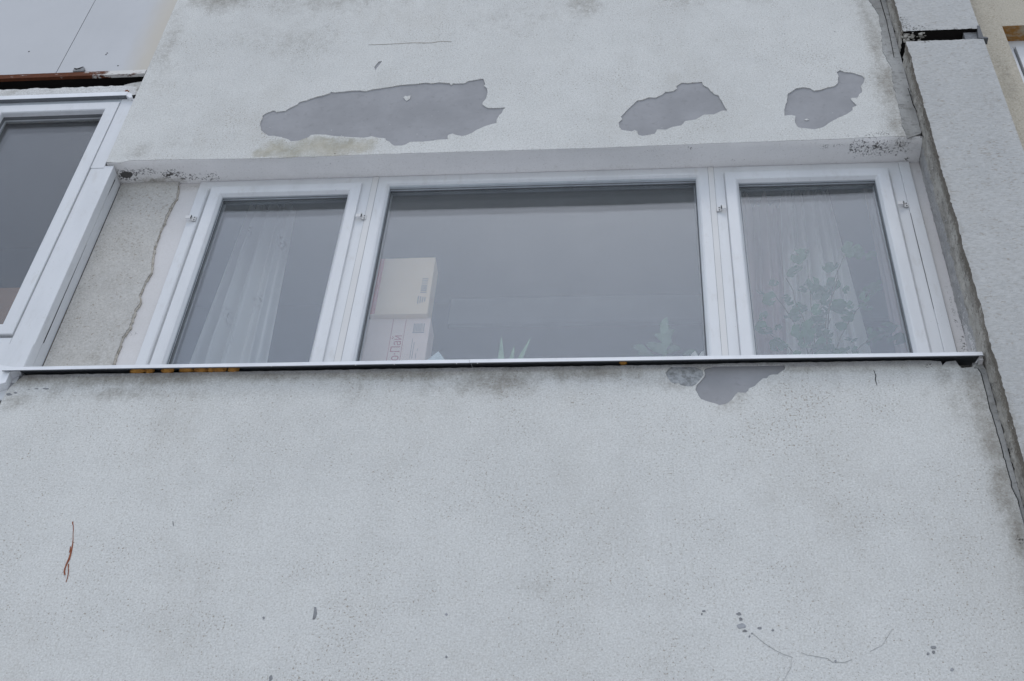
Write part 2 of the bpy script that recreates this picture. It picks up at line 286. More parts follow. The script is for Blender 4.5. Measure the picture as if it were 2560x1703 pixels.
def mortar():
    t = NT('cement_mortar')
    n1 = t.noise(7.0, 5, 0.65, t.scaled((1.0, 1.0, 0.35)))
    n2 = t.noise(60.0, 5, 0.7)
    n3 = t.noise(18.0, 5, 0.7)
    col = t.mix(t.step(n1, 0.35, 0.66), (0.40, 0.40, 0.385), (0.27, 0.268, 0.255))
    col = t.mix(t.step(n3, 0.50, 0.70, 0.0, 0.62), col, (0.17, 0.165, 0.15))
    col = t.mix(t.step(t.noise(30.0, 4, 0.6, t.scaled((0.5, 1.0, 1.6))), 0.55, 0.72, 0.0, 0.6), col, (0.14, 0.138, 0.13))
    col = t.mix(t.step(n2, 0.58, 0.74, 0.0, 0.6), col, (0.07, 0.066, 0.06))
    t.bump(t.math('ADD', n2, n3), 0.6, 0.004)
    return t.done(col, 0.95, 0.1)


def dark_side():
    t = NT('rough_dirty_concrete')
    n1 = t.noise(14.0, 6, 0.7, t.scaled((1.0, 1.0, 0.4)))
    n2 = t.noise(110.0, 5, 0.7)
    n3 = t.noise(45.0, 5, 0.7)
    col = t.mix(t.step(n1, 0.36, 0.66), (0.44, 0.42, 0.375), (0.27, 0.255, 0.225))
    col = t.mix(t.step(n3, 0.52, 0.70, 0.0, 0.75), col, (0.085, 0.076, 0.066))
    col = t.mix(t.step(n2, 0.44, 0.28, 0.0, 0.7), col, (0.48, 0.47, 0.44))
    a = t.attr('Stain')
    ns = t.math('MULTIPLY', t.math('SUBTRACT', t.math('ADD', n3, n2), 1.0), 0.9)
    col = t.mix(t.step(t.math('ADD', a[0], ns), 0.25, 0.8, 0.0, 0.72), col, (0.115, 0.096, 0.073))
    col = t.mix(t.step(t.math('ADD', a[1], ns), 0.35, 0.65, 0.0, 0.75), col, (0.36, 0.36, 0.36))
    col = t.mix(t.step(t.math('ADD', a[2], t.math('MULTIPLY', ns, 2.2)), 0.38, 0.52, 0.0, 0.95), col, (0.60, 0.59, 0.58))
    t.bump(t.math('ADD', n2, n3), 0.9, 0.006)
    return t.done(col, 0.97, 0.1)


M['mortar'] = mortar()
M['dark_side'] = dark_side()
M['dark'] = simple('dark_gap', (0.02, 0.018, 0.017), rough=1.0, spec=0.0)
M['crack'] = simple('hairline_crack', (0.06, 0.058, 0.055), rough=1.0, spec=0.0)
M['crack_pale'] = simple('pale_hairline_crack', (0.49, 0.49, 0.47), rough=1.0, spec=0.0)
M['chip'] = simple('chipped_paint', (0.25, 0.255, 0.26), scale=60.0, rough=0.9, col2=(0.17, 0.17, 0.17))
M['faint'] = simple('faint_brown_scratch', (0.40, 0.37, 0.32), scale=30.0, rough=0.95, col2=(0.30, 0.265, 0.215))
M['chip_soft'] = simple('faded_paint_chip', (0.34, 0.35, 0.36), scale=60.0, rough=0.9, col2=(0.25, 0.25, 0.255))
M['pvc'] = simple('white_plastic', (0.575, 0.585, 0.595), var=0.025, scale=3.0, rough=0.32, spec=0.45)


def grimy_pvc():
    t = NT('white_plastic_profile')
    n = t.noise(3.0, 5, 0.6, t.scaled((2.5, 1.0, 0.6)))
    n2 = t.noise(22.0, 5, 0.7, t.scaled((1.0, 1.0, 0.35)))
    col = t.mix(t.step(n, 0.40, 0.68), (0.61, 0.62, 0.625), (0.57, 0.58, 0.585))
    col = t.mix(t.step(n2, 0.52, 0.74, 0.0, 0.30), col, (0.42, 0.40, 0.36))
    sp = t.noise(140.0, 2, 0.5)
    col = t.mix(t.step(sp, 0.70, 0.76, 0.0, 0.5), col, (0.25, 0.23, 0.20))
    return t.done(col, 0.36, 0.42)


M['pvc'] = grimy_pvc()
M['pvc_dull'] = simple('white_plastic_strip', (0.60, 0.595, 0.58), var=0.02, scale=3.0, rough=0.5, spec=0.35)
M['bead'] = simple('bead_and_head_shade_grey', (0.42, 0.45, 0.47), var=0.04, scale=12.0, rough=0.5)
M['gasket'] = simple('rubber_gasket', (0.12, 0.125, 0.13), rough=0.7)
M['spacer'] = simple('spacer_bar', (0.30, 0.31, 0.32), rough=0.4)
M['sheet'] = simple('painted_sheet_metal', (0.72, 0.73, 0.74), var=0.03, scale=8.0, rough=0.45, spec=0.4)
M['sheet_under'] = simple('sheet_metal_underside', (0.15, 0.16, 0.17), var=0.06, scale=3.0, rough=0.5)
M['panel'] = simple('cladding_panel', (0.49, 0.495, 0.50), var=0.015, scale=1.5, rough=0.75, spec=0.15)


def cladding():
    t = NT('cladding_panel_stained')
    x = t.n.new('ShaderNodeSeparateXYZ')
    t.l.new(t.tc, x.inputs[0])
    n = t.noise(5.0, 5, 0.6, t.scaled((1.0, 1.0, 0.4)))
    col = t.mix(t.step(n, 0.35, 0.7), (0.49, 0.495, 0.50), (0.465, 0.47, 0.475))
    f = t.step(t.math('ADD', x.outputs['X'], t.math('MULTIPLY', t.math('SUBTRACT', n, 0.5), 0.12)), -2.68, -2.50, 0.0, 0.75)
    col = t.mix(f, col, (0.50, 0.455, 0.375))
    return t.done(col, 0.75, 0.15)


M['panel_stained'] = cladding()
M['foam'] = simple('orange_foam', (0.50, 0.25, 0.055), scale=40.0, rough=0.9, bump=1.0, bscale=120, col2=(0.34, 0.15, 0.035))
M['red'] = simple('red_brown_mark', (0.20, 0.055, 0.03), scale=90.0, rough=0.9, col2=(0.27, 0.10, 0.045))
M['rust_dot'] = simple('rust', (0.20, 0.07, 0.03), scale=60.0, rough=0.9)


def rusty():
    t = NT('rusted_paint')
    n = t.noise(16.0, 6, 0.75, t.scaled((0.6, 1, 2.0)))
    n2 = t.noise(50.0, 4, 0.6)
    a = t.n.new('ShaderNodeSeparateXYZ')
    t.l.new(t.tc, a.inputs[0])
    g = t.step(a.outputs['X'], -2.98, -2.5, 0.13, -0.12)
    col = t.mix(t.step(t.math('ADD', n, g), 0.44, 0.52), (0.60, 0.585, 0.55), t.mix(n2, (0.14, 0.045, 0.018), (0.06, 0.022, 0.012)))
    t.bump(n2, 0.5, 0.002)
    return t.done(col, 0.85, 0.2)


M['rusty'] = rusty()


def rust_stain():
    t = NT('rust_stained_plaster')
    n = t.noise(14.0, 6, 0.7, t.scaled((1.0, 1.6, 1.0)))
    col = t.mix(t.step(n, 0.40, 0.58), (0.36, 0.30, 0.21), (0.30, 0.15, 0.045))
    return t.done(col, 0.95, 0.1)


M['rust_stain'] = rust_stain()


def glass(name='window_glass', tint=(0.95, 0.96, 0.96), dust=0.004, f0=0.076):
    t = NT(name)
    g = t.n.new('ShaderNodeNewGeometry')
    d = t.n.new('ShaderNodeVectorMath')
    d.operation = 'DOT_PRODUCT'
    t.l.new(g.outputs['Incoming'], d.inputs[0])
    t.l.new(g.outputs['Normal'], d.inputs[1])
    c = t.math('SUBTRACT', 1.0, t.math('ABSOLUTE', d.outputs['Value']))
    f = t.math('ADD', f0, t.math('MULTIPLY', 1.0 - f0, t.math('POWER', c, 5.0)), clamp=True)
    tr = t.n.new('ShaderNodeBsdfTransparent')
    tr.inputs['Color'].default_value = (*tint, 1)
    gl = t.n.new('ShaderNodeBsdfGlossy')
    gl.inputs['Roughness'].default_value = 0.0
    gl.inputs['Color'].default_value = (0.93, 0.97, 1.0, 1)
    # thin film of dust on the panes
    df = t.n.new('ShaderNodeBsdfDiffuse')
    df.inputs['Color'].default_value = (0.74, 0.76, 0.78, 1)
    md = t.n.new('ShaderNodeMixShader')
    md.inputs[0].default_value = dust
    dn = t.math('ADD', dust * 0.75, t.math('MULTIPLY', t.noise(5.0, 5, 0.6, t.scaled((1.6, 1.0, 0.5))), dust * 0.5))
    t.l.new(dn, md.inputs[0])
    t.l.new(tr.outputs[0], md.inputs[1])
    t.l.new(df.outputs[0], md.inputs[2])
    mx = t.n.new('ShaderNodeMixShader')
    t.l.new(f, mx.inputs[0])
    t.l.new(md.outputs[0], mx.inputs[1])
    t.l.new(gl.outputs[0], mx.inputs[2])
    t.l.new(mx.outputs[0], t.n['Material Output'].inputs['Surface'])
    t.n.remove(t.b)
    return t.m


M['glass'] = glass()
M['glass_old'] = glass('older_window_glass', (0.90, 0.90, 0.89), 0.006, 0.05)
M['room_wall'] = simple('room_wallpaper', (0.14, 0.135, 0.14), scale=2.0, rough=0.9)
M['room_ceiling'] = simple('room_ceiling', (0.20, 0.20, 0.205), scale=2.0, rough=0.9)
M['room_floor'] = simple('room_floor', (0.22, 0.16, 0.11), scale=5.0, rough=0.6)
M['cornice'] = simple('cornice_white', (0.42, 0.42, 0.42), scale=2.0, rough=0.9)
M['board'] = simple('windowboard', (0.60, 0.59, 0.57), scale=3.0, rough=0.5)


def cloth(name, col, pattern=None, transl=0.35):
    t = NT(name)
    c = (*col, 1.0)
    n = t.noise(240.0, 2, 0.5)
    colr = t.mix(t.step(n, 0.4, 0.7, 0.0, 0.12), col, tuple(v * 0.6 for v in col))
    if pattern:
        v = t.vor(5.2)
        n1 = t.noise(55.0, 5, 0.7)
        spot = t.step(v.outputs['Distance'], 0.36, 0.14)
        f = t.math('MULTIPLY', spot, t.step(n1, 0.50, 0.58))
        colr = t.mix(t.math('MULTIPLY', f, 0.7), colr, pattern)
    df = t.n.new('ShaderNodeBsdfDiffuse')
    tl = t.n.new('ShaderNodeBsdfTranslucent')
    t.l.new(colr, df.inputs['Color'])
    t.l.new(colr, tl.inputs['Color'])
    mx = t.n.new('ShaderNodeMixShader')
    mx.inputs[0].default_value = transl
    t.l.new(df.outputs[0], mx.inputs[1])
    t.l.new(tl.outputs[0], mx.inputs[2])
    t.l.new(mx.outputs[0], t.n['Material Output'].inputs['Surface'])
    t.n.remove(t.b)
    return t.m


M['sheer'] = cloth('white_sheer_curtain', (0.87, 0.84, 0.80), (0.36, 0.30, 0.28), 0.15)
M['sheer2'] = cloth('white_net_curtain', (0.86, 0.83, 0.78), (0.45, 0.41, 0.37), 0.15)
M['pink'] = cloth('dusty_pink_drape', (0.66, 0.51, 0.49), None, 0.1)
M['carton'] = simple('cardboard', (0.80, 0.62, 0.45), scale=7.0, rough=0.9, col2=(0.76, 0.58, 0.41))
M['carton_pink'] = simple('pinkish_cardboard', (0.76, 0.60, 0.54), scale=7.0, rough=0.9, col2=(0.72, 0.56, 0.50))
M['tape'] = simple('red_tape', (0.50, 0.10, 0.10), rough=0.6)
M['print_red'] = simple('red_print', (0.46, 0.14, 0.14), rough=0.9)
M['print_grey'] = simple('grey_print', (0.30, 0.28, 0.28), rough=0.9)
M['paper'] = simple('pale_blue_paper', (0.55, 0.62, 0.64), scale=60.0, rough=0.9)
M['leaf_dark'] = simple('dark_green_leaf', (0.04, 0.17, 0.055), scale=14.0, rough=0.5, col2=(0.09, 0.26, 0.09))
M['leaf_pale'] = simple('pale_green_leaf', (0.26, 0.38, 0.25), scale=24.0, rough=0.5, col2=(0.15, 0.26, 0.15))
M['stem'] = simple('plant_stem', (0.16, 0.13, 0.07), rough=0.8)
M['pot'] = simple('clay_pot', (0.32, 0.15, 0.08), rough=0.8)
M['cupboard'] = simple('brown_wood', (0.50, 0.29, 0.17), scale=8.0, rough=0.5)
M['ground'] = simple('pale_bounce_ground', (0.66, 0.67, 0.69), scale=0.8, rough=0.95, bump=0.3, col2=(0.48, 0.48, 0.48))  # unseen ground, made pale to bounce light up onto the soffit

# ------------------------------------------------------------------ mesh helpers
class MB:
    def __init__(self):
        self.v, self.f = [], []

    def box(self, x0, x1, y0, y1, z0, z1):
        i = len(self.v)
        self.v += [(x0, y0, z0), (x1, y0, z0), (x1, y1, z0), (x0, y1, z0), (x0, y0, z1), (x1, y0, z1), (x1, y1, z1), (x0, y1, z1)]
        self.f += [tuple(i + k for k in q) for q in ((0, 1, 5, 4), (1, 2, 6, 5), (2, 3, 7, 6), (3, 0, 4, 7), (4, 5, 6, 7), (3, 2, 1, 0))]
        return self

    def prism(self, pts, y0, y1):
        """outline in the facade plane, given depth from y0 to y1"""
        i, n = len(self.v), len(pts)
        self.v += [(x, y0, z) for x, z in pts] + [(x, y1, z) for x, z in pts]
        self.f.append(tuple(range(i, i + n)))
        self.f.append(tuple(range(i + 2 * n - 1, i + n - 1, -1)))
        for k in range(n):
            a, b = i + k, i + (k + 1) % n
            self.f.append((a, a + n, b + n, b))
        return self

    def ring(self, x0, x1, z0, z1, prof):
        """mitred rectangular frame; prof = (inset, y) from the outer back edge to the inner back edge"""
        i, n = len(self.v), len(prof)
        for d, y in prof:
            self.v += [(x0 + d, y, z0 + d), (x1 - d, y, z0 + d), (x1 - d, y, z1 - d), (x0 + d, y, z1 - d)]
        for k in range(n - 1):
            for c in range(4):
                a, b = i + 4 * k + c, i + 4 * k + (c + 1) % 4
                self.f.append((a, b, b + 4, a + 4))
        return self

    def tube(self, pts, r, seg=6, r1=None):
        i = len(self.v)
        pts = [Vector(p) for p in pts]
        n = len(pts)
        for k, p in enumerate(pts):
            d = (pts[min(k + 1, n - 1)] - pts[max(k - 1, 0)]).normalized()
            u = d.orthogonal().normalized()
            w_ = d.cross(u)
            rr = r + ((r1 if r1 is not None else r) - r) * k / max(1, n - 1)
            for s in range(seg):
                a = 2 * math.pi * s / seg
                self.v.append(tuple(p + (u * math.cos(a) + w_ * math.sin(a)) * rr))
        for k in range(n - 1):
            for s in range(seg):
                a, b = i + k * seg + s, i + k * seg + (s + 1) % seg
                self.f.append((a, b, b + seg, a + seg))
        self.f.append(tuple(range(i, i + seg)))
        self.f.append(tuple(range(i + n * seg - 1, i + (n - 1) * seg - 1, -1)))
        return self

    def build(self, name, mat, parent=None, smooth=False, fix=True):
        me = bpy.data.meshes.new(name)
        me.from_pydata(self.v, [], self.f)
        if fix:
            bm = bmesh.new()
            bm.from_mesh(me)
            bmesh.ops.recalc_face_normals(bm, faces=bm.faces)
            bm.to_mesh(me)
            bm.free()
        if smooth:
            me.polygons.foreach_set('use_smooth', [True] * len(me.polygons))
        me.materials.append(mat)
        o = bpy.data.objects.new(name, me)
        C.objects.link(o)
        if parent:
            o.parent = parent
        return o


def bevel(o, w_=0.003, seg=2):
    b = o.modifiers.new('bevel', 'BEVEL')
    b.width = w_
    b.segments = seg
    b.limit_method = 'ANGLE'
    b.angle_limit = math.radians(35)
    return o


def thing(name, label, cat, group=None, loc=(0, 0, 0)):
    o = bpy.data.objects.new(name, None)
    o.empty_display_size = 0.1
    C.objects.link(o)
    o['label'], o['category'] = label, cat
    if group:
        o['group'] = group
    return o


def tag(o, label=None, kind=None):
    if label:
        o['label'] = label
    if kind:
        o['kind'] = kind
    return o


def ragged(pts, step, amp, seed=0, closed=True, freq=45.0):
    """subdivide an outline in the facade plane and roughen it"""
    out = []
    n = len(pts)
    for k in range(n if closed else n - 1):
        a, b = Vector(pts[k]), Vector(pts[(k + 1) % n])
        m_ = max(1, int((b - a).length / step))
        for j in range(m_):
            out.append(a.lerp(b, j / m_))
    if not closed:
        out.append(Vector(pts[-1]))
    res = []
    for p in out:
        q = Vector((p.x * freq, p.y * freq, seed))
        d = noise.noise_vector(q) * amp + noise.noise_vector(q * 3.1) * amp * 0.5
        res.append((p.x + d.x, p.y + d.y))
    return res


def stain_attr(me, fn):
    n = len(me.vertices)
    co = np.empty(n * 3)
    me.vertices.foreach_get('co', co)
    co = co.reshape(-1, 3)
    rgb = fn(co)
    a = me.color_attributes.new('Stain', 'FLOAT_COLOR', 'POINT')
    full = np.ones((n, 4), dtype=np.float32)
    full[:, :3] = np.clip(rgb, 0, 1.5)
    a.data.foreach_set('color', full.ravel())


def blobs(lst):
    """lst: (x, z, rx, rz, strength, channel); soft patches of dirt on the wall"""
    def fn(co):
        rgb = np.zeros((len(co), 3))
        for x, z, rx, rz, s, ch in lst:
            d = np.sqrt(((co[:, 0] - x) / rx) ** 2 + ((co[:, 2] - z) / rz) ** 2)
            rgb[:, ch] = np.maximum(rgb[:, ch], s * np.clip(1.25 - d, 0, 1))
        return rgb
    return fn


def in_poly(px, pz, poly):
    inside = np.zeros(len(px), bool)
    n = len(poly)
    for k in range(n):
        x1, z1 = poly[k]
        x2, z2 = poly[(k + 1) % n]
        c = ((z1 > pz) != (z2 > pz)) & (px < (x2 - x1) * (pz - z1) / ((z2 - z1) if z2 != z1 else 1e-9) + x1)
        inside ^= c
    return inside


def coat(name, outline, holes, y, thick, spacing, mat, parent, stain=None, wob=0.0006):
    """a skin of render with real thickness and ragged holes where it has come away"""
    pts, edges = [], []
    for loop in [outline] + holes:
        i, n = len(pts), len(loop)
        pts += [Vector(p) for p in loop]
        edges += [(i + k, i + (k + 1) % n) for k in range(n)]
    xs = [p[0] for p in outline]
    zs = [p[1] for p in outline]
    gx = np.arange(min(xs) + spacing * 0.7, max(xs) - spacing * 0.5, spacing)
    gz = np.arange(min(zs) + spacing * 0.7, max(zs) - spacing * 0.5, spacing)
    A, B = np.meshgrid(gx, gz)
    A, B = A.ravel(), B.ravel()
    rs = np.random.RandomState(3)
    A = A + rs.uniform(-0.25, 0.25, len(A)) * spacing
    B = B + rs.uniform(-0.25, 0.25, len(B)) * spacing
    keep = in_poly(A, B, outline)
    for h in holes:
        keep &= ~in_poly(A, B, h)
    pts += [Vector((a, b)) for a, b in zip(A[keep], B[keep])]
    vo, eo, fo, ov, oe, of = delaunay_2d_cdt(pts, edges, [], 0, 1e-6)
    cx = np.array([sum(vo[q].x for q in f) / len(f) for f in fo])
    cz = np.array([sum(vo[q].y for q in f) / len(f) for f in fo])
    ok = in_poly(cx, cz, outline)
    for h in holes:
        ok &= ~in_poly(cx, cz, h)
    tri = [f for f, k in zip(fo, ok) if k]
    V = [(p.x, y + wob * noise.noise(Vector((p.x * 9, p.y * 9, 1.7))), p.y) for p in vo]
    for q, h in enumerate(holes):
        a0 = len(outline) + sum(len(g) for g in holes[:q])
        hc = set(ov_i for ov_i in range(len(V)) if any(a0 <= src < a0 + len(h) for src in ov[ov_i]))
        for i_ in hc:
            x_, y_, z_ = V[i_]
            V[i_] = (x_, y_ - 0.0025 * max(0.0, noise.noise(Vector((x_ * 13, z_ * 13, 5.1))) + 0.05), z_)
    F = [tuple(f) for f in tri]
    cnt = {}
    for f in F:
        for k in range(len(f)):
            e = (f[k], f[(k + 1) % len(f)])
            cnt[e] = 1
    base = len(V)
    back = {}
    side = []
    for (a, b) in cnt:
        if (b, a) not in cnt:
            for q in (a, b):
                if q not in back:
                    back[q] = base + len(back)
            side.append((b, a, back[a], back[b]))
    V += [(V[q][0], y + thick, V[q][2]) for q in back]
    mb = MB()
    mb.v, mb.f = V, F + side
    o = mb.build(name, mat, parent, fix=False)
    me = o.data
    if stain:
        stain_attr(me, stain)
    return o


def flat(name, pts, y, thick, mat, parent, label=None):
    o = MB().prism(pts, y, y + thick).build(name, mat, parent)
    return tag(o, label) if label else o


def ribbon(name, pts, widths, y, thick, mat, parent, seed=1, label=None, rag=0.0008):
    """a thin line on the wall with changing width"""
    fine = ragged(pts, 0.012, rag, seed, closed=False)
    n = len(fine)
    L, R_ = [], []
    for k, p in enumerate(fine):
        a, b = Vector(fine[max(k - 1, 0)]), Vector(fine[min(k + 1, n - 1)])
        d = (b - a).normalized()
        nn = Vector((-d.y, d.x))
        t = k / (n - 1) * (len(widths) - 1)
        i = min(int(t), len(widths) - 2)
        w_ = widths[i] + (widths[i + 1] - widths[i]) * (t - i)
        w_ *= 0.75 + 0.5 * random.random()
        L.append(tuple(Vector(p) + nn * w_ / 2))
        R_.append(tuple(Vector(p) - nn * w_ / 2))
    mb = MB()
    i = 0
    mb.v = [(x, y, z) for x, z in L] + [(x, y, z) for x, z in R_] + [(x, y + thick, z) for x, z in L] + [(x, y + thick, z) for x, z in R_]
    for k in range(n - 1):
        mb.f.append((k, k + 1, n + k + 1, n + k))
        mb.f.append((k, 2 * n + k, 2 * n + k + 1, k + 1))
        mb.f.append((n + k, n + k + 1, 3 * n + k + 1, 3 * n + k))
    o = mb.build(name, mat, parent)
    return tag(o, label) if label else o


def sheet(name, fn, nu, nv, mat, parent, smooth=False, stain=None):
    """grid surface from a function of u, v"""
    mb = MB()
    for j in range(nv + 1):
        for i in range(nu + 1):
            mb.v.append(fn(i / nu, j / nv))
    for j in range(nv):
        for i in range(nu):
            a = j * (nu + 1) + i
            mb.f.append((a, a + 1, a + nu + 2, a + nu + 1))
    o = mb.build(name, mat, parent, smooth=smooth, fix=False)
    if stain:
        stain_attr(o.data, stain)
    return o


def lump(x, y, z, rx, ry, rz, seed, sub=3):
    bm = bmesh.new()
    bmesh.ops.create_icosphere(bm, subdivisions=sub, radius=1.0)
    for v_ in bm.verts:
        d = 1.0 + 0.30 * noise.noise(v_.co * 2.4 + Vector((seed, 0, 0))) + 0.15 * noise.noise(v_.co * 6 + Vector((0, seed, 0)))
        v_.co = Vector((v_.co.x * rx * d, v_.co.y * ry * d, v_.co.z * rz * d)) + Vector((x, y, z))
    mb = MB()
    mb.v = [tuple(v_.co) for v_ in bm.verts]
    mb.f = [tuple(q.index for q in f.verts) for f in bm.faces]
    bm.free()
    return mb


def N(x, y, z=0.0):
    return noise.noise(Vector((x, y, z)))


# ------------------------------------------------------------------ the setting
gnd = MB().box(-400, 400, -400, 400, -0.5, 0.0).build('ground', M['ground'])  # unseen, there to bounce light up onto the soffit
tag(gnd, kind='structure')

XL, XR = -2.493, 1.2555        # edges of the facade bay
XP1 = 1.607                    # far edge of the pilaster
YF, YB, YPL = 0.128, 0.122, 0.135   # window frame, pebbled strip and plaster planes
ZS = 6.470                     # soffit

# ------------------------------------------------------------------ upper wall panel
up = thing('wall_panel', 'grey white rendered wall panel above the three part window, three large peeled patches', 'wall panel')
MB().box(XL, XR, 0.005, 0.26, ZS + 0.022, 9.8).build('panel_body', M['under'], up)
ub = ragged(DATA['upper_bottom'], 0.012, 0.0022, 3, closed=False)
ub = [(min(max(x, XL), 1.249), max(z, 6.4665)) for x, z in ub]
outline = [(XL - 0.002, 9.8)] + ragged([(-2.503, 8.55), (-2.503, 7.94), (-2.495, 7.15), (-2.4925, 6.475)], 0.03, 0.0012, 5, closed=False) + ub[1:] + [(1.2505, 6.50), (1.2505, 9.8)]
hl = ragged(DATA['patch_long'], 0.009, 0.0022, 11)
hm = ragged(DATA['patch_mid'], 0.008, 0.0022, 12)
hr = ragged(DATA['patch_right'], 0.008, 0.0022, 13)
hs_ = ragged(DATA['patch_small'], 0.008, 0.0012, 14)
och = DATA['ochre']


def up_stain(co):
    lst = [(-2.25, 7.95, 0.26, 0.20, .70, 0), (-1.60, 7.90, 0.60, 0.26, .42, 0), (-1.15, 7.95, 0.40, 0.14, .60, 0), (-0.85, 7.93, 0.30, 0.14, .60, 0), (-1.75, 7.45, .4, .3, .30, 0), (-.6, 7.6, .5, .3, .26, 0), (.6, 7.8, .5, .25, .28, 0),
           (-0.27, 7.70, 0.14, 0.16, .55, 0), (-0.1, 7.9, 0.16, 0.20, .5, 0), (0.25, 7.75, 0.16, 0.2, .4, 0), (-1.9, 7.55, 0.5, 0.3, .24, 0), (-2.45, 7.5, 0.12, 0.5, .38, 0),
           (-2.40, 7.2, 0.1, 0.3, .30, 0), (-2.35, 6.55, 0.10, 0.10, .42, 0), (-2.2, 6.62, .3, .12, .25, 0),
           (1.18, 6.56, 0.12, 0.16, .55, 0), (1.16, 6.9, 0.09, 0.30, .60, 0), (1.15, 7.3, 0.07, 0.4, .5, 0), (1.13, 7.8, 0.10, 0.4, .55, 0),
           (1.06, 6.51, 0.13, 0.035, .62, 1), (0.92, 6.50, 0.16, 0.02, .50, 1), (1.20, 6.53, 0.08, 0.05, .5, 1),
           (0.2, 6.485, 0.35, 0.014, .42, 1), (-1.4, 6.478, 0.4, 0.012, .45, 1), (-0.6, 6.478, 0.4, 0.012, .38, 1),
           (-1.62, 7.60, 0.03, 0.025, .75, 1), (-1.57, 7.56, 0.03, 0.02, .6, 1), (0.16, 7.32, 0.03, 0.02, .45, 1), (0.62, 7.33, .03, .03, .5, 1), (0.72, 7.36, .03, .02, .5, 1),
           (0.98, 7.36, .03, .03, .5, 1), (-0.02, 7.62, .05, .05, .42, 1), (1.0, 7.7, .2, .1, .2, 0), (0.1, 6.56, .2, .03, .12, 2)]
    rgb = blobs(lst)(co)
    x = np.array([p[0] for p in och])
    z = np.array([p[1] for p in och])
    ins = in_poly(co[:, 0], co[:, 2], och)
    near = np.min(np.sqrt((co[:, 0][:, None] - x[None]) ** 2 + (co[:, 2][:, None] - z[None]) ** 2), axis=1)
    rgb[:, 2] = np.maximum(rgb[:, 2], np.where(ins, 0.36 + np.clip(near * 5.0, 0, 0.5), np.clip(0.34 - near * 5, 0, 1)))
    return rgb


coat('render_coat', outline, [hl, hm, hr, hs_], 0.0, 0.0049, 0.020, M['coat'], up, up_stain)
flat('peeled_patch', ragged(DATA['patch_long'], 0.04, 0.0, 1), 0.0044, 0.002, M['under'], up, 'longest peeled patch, bare grey undercoat, above the left and middle panes')
flat('peeled_patch', DATA['patch_mid'], 0.0044, 0.002, M['under'], up, 'leaf shaped peeled patch between the long one and the right hand one')
flat('peeled_patch', DATA['patch_right'], 0.0044, 0.002, M['under'], up, 'peeled patch with a raised horn beside the mortar joint')
flat('peeled_patch', DATA['patch_small'], 0.0044, 0.002, M['under'], up, 'small peeled flake above the longest patch')
flat('render_flake', ragged(DATA['heart'], 0.006, 0.0012, 4), 0.0006, 0.004, M['coat'], up, 'heart shaped flake of render left inside the longest peeled patch')
flat('render_flake', ragged(DATA['islet'], 0.006, 0.0012, 5), 0.0006, 0.004, M['coat'], up, 'tiny flake of render left inside the right hand peeled patch')
ribbon('scratch', DATA['hair'], [.0003, .0014, .0028, .0022, .0003], -0.0018, 0.002, M['faint'], up, 3, 'thin level brown scratch above the longest peeled patch')


UBX, UBZ = [p[0] for p in ub], [p[1] for p in ub]


def soffit_pt(u, v):
    x = XL + 0.004 + u * (XR - XL - 0.004)
    yy = 0.0008 + v * 0.145
    z = ZS + 0.0006 * N(x * 20, yy * 20)
    k = max(0.0, 1 - yy / 0.035)
    z += k * k * (float(np.interp(x, UBX, UBZ)) - 0.0008 - ZS)
    if x < -1.95:
        z -= 0.004 * max(0, N(x * 14, yy * 22, 4.0)) * min(1, (-1.95 - x) * 4) * (1 - k)
    return (x, yy, z)


def soffit_stain(co):
    rgb = np.zeros((len(co), 3))
    for x, y, rx, ry, s, ch in [(-2.41, .075, .07, .045, 1.25, 1), (-2.31, .060, .08, .03, .85, 1), (-2.20, .080, .08, .035, 1.0, 1), (-2.12, .10, .07, .025, .95, 1), (-2.02, .10, .12, .05, .6, 1), (-2.25, .11, .2, .03, .5, 0),
                                (-2.3, .12, .25, .03, .5, 2), (1.04, .045, .20, .07, .72, 1), (1.16, .05, .09, .07, .70, 1), (.86, .03, .16, .03, .52, 1), (1.20, .115, .02, .02, .8, 1),
                                (.05, .03, .12, .03, .46, 1), (.25, .02, .14, .02, .48, 1), (-1.45, .05, .3, .05, .30, 1), (.5, .09, .6, .05, .26, 1), (-.4, .11, 1.6, .03, .20, 2), (1.15, .03, .12, .08, .4, 0)]:
        d = np.sqrt(((co[:, 0] - x) / rx) ** 2 + ((co[:, 1] - y) / ry) ** 2)
        rgb[:, ch] = np.maximum(rgb[:, ch], s * np.clip(1.25 - d, 0, 1))
    return rgb


sheet('soffit', soffit_pt, 420, 18, M['smooth'], up, True, soffit_stain)

# mortar at the right edge of the upper panel
ml = ragged([(x - 0.012, z) for x, z in DATA['mortar_up_left']], 0.008, 0.006, 21, closed=False, freq=30.0)
out = [(1.09, 9.8)] + [(min(x, 1.25), z) for x, z in ml] + [(1.2535, 6.50), (1.2535, 9.8)]
mo = flat('mortar_joint', out, -0.0045, 0.0042, M['mortar'], up, 'grey cement joint beside the upper pilaster')
for key, ws in (('joint_crack3', [.004, .003, .003]), ('joint_crack4', [.004, .004, .002]), ('joint_crack5', [.003, .004, .004])):
    ribbon('crack', DATA[key], ws, -0.0056, 0.001, M['dark'], up, 8)

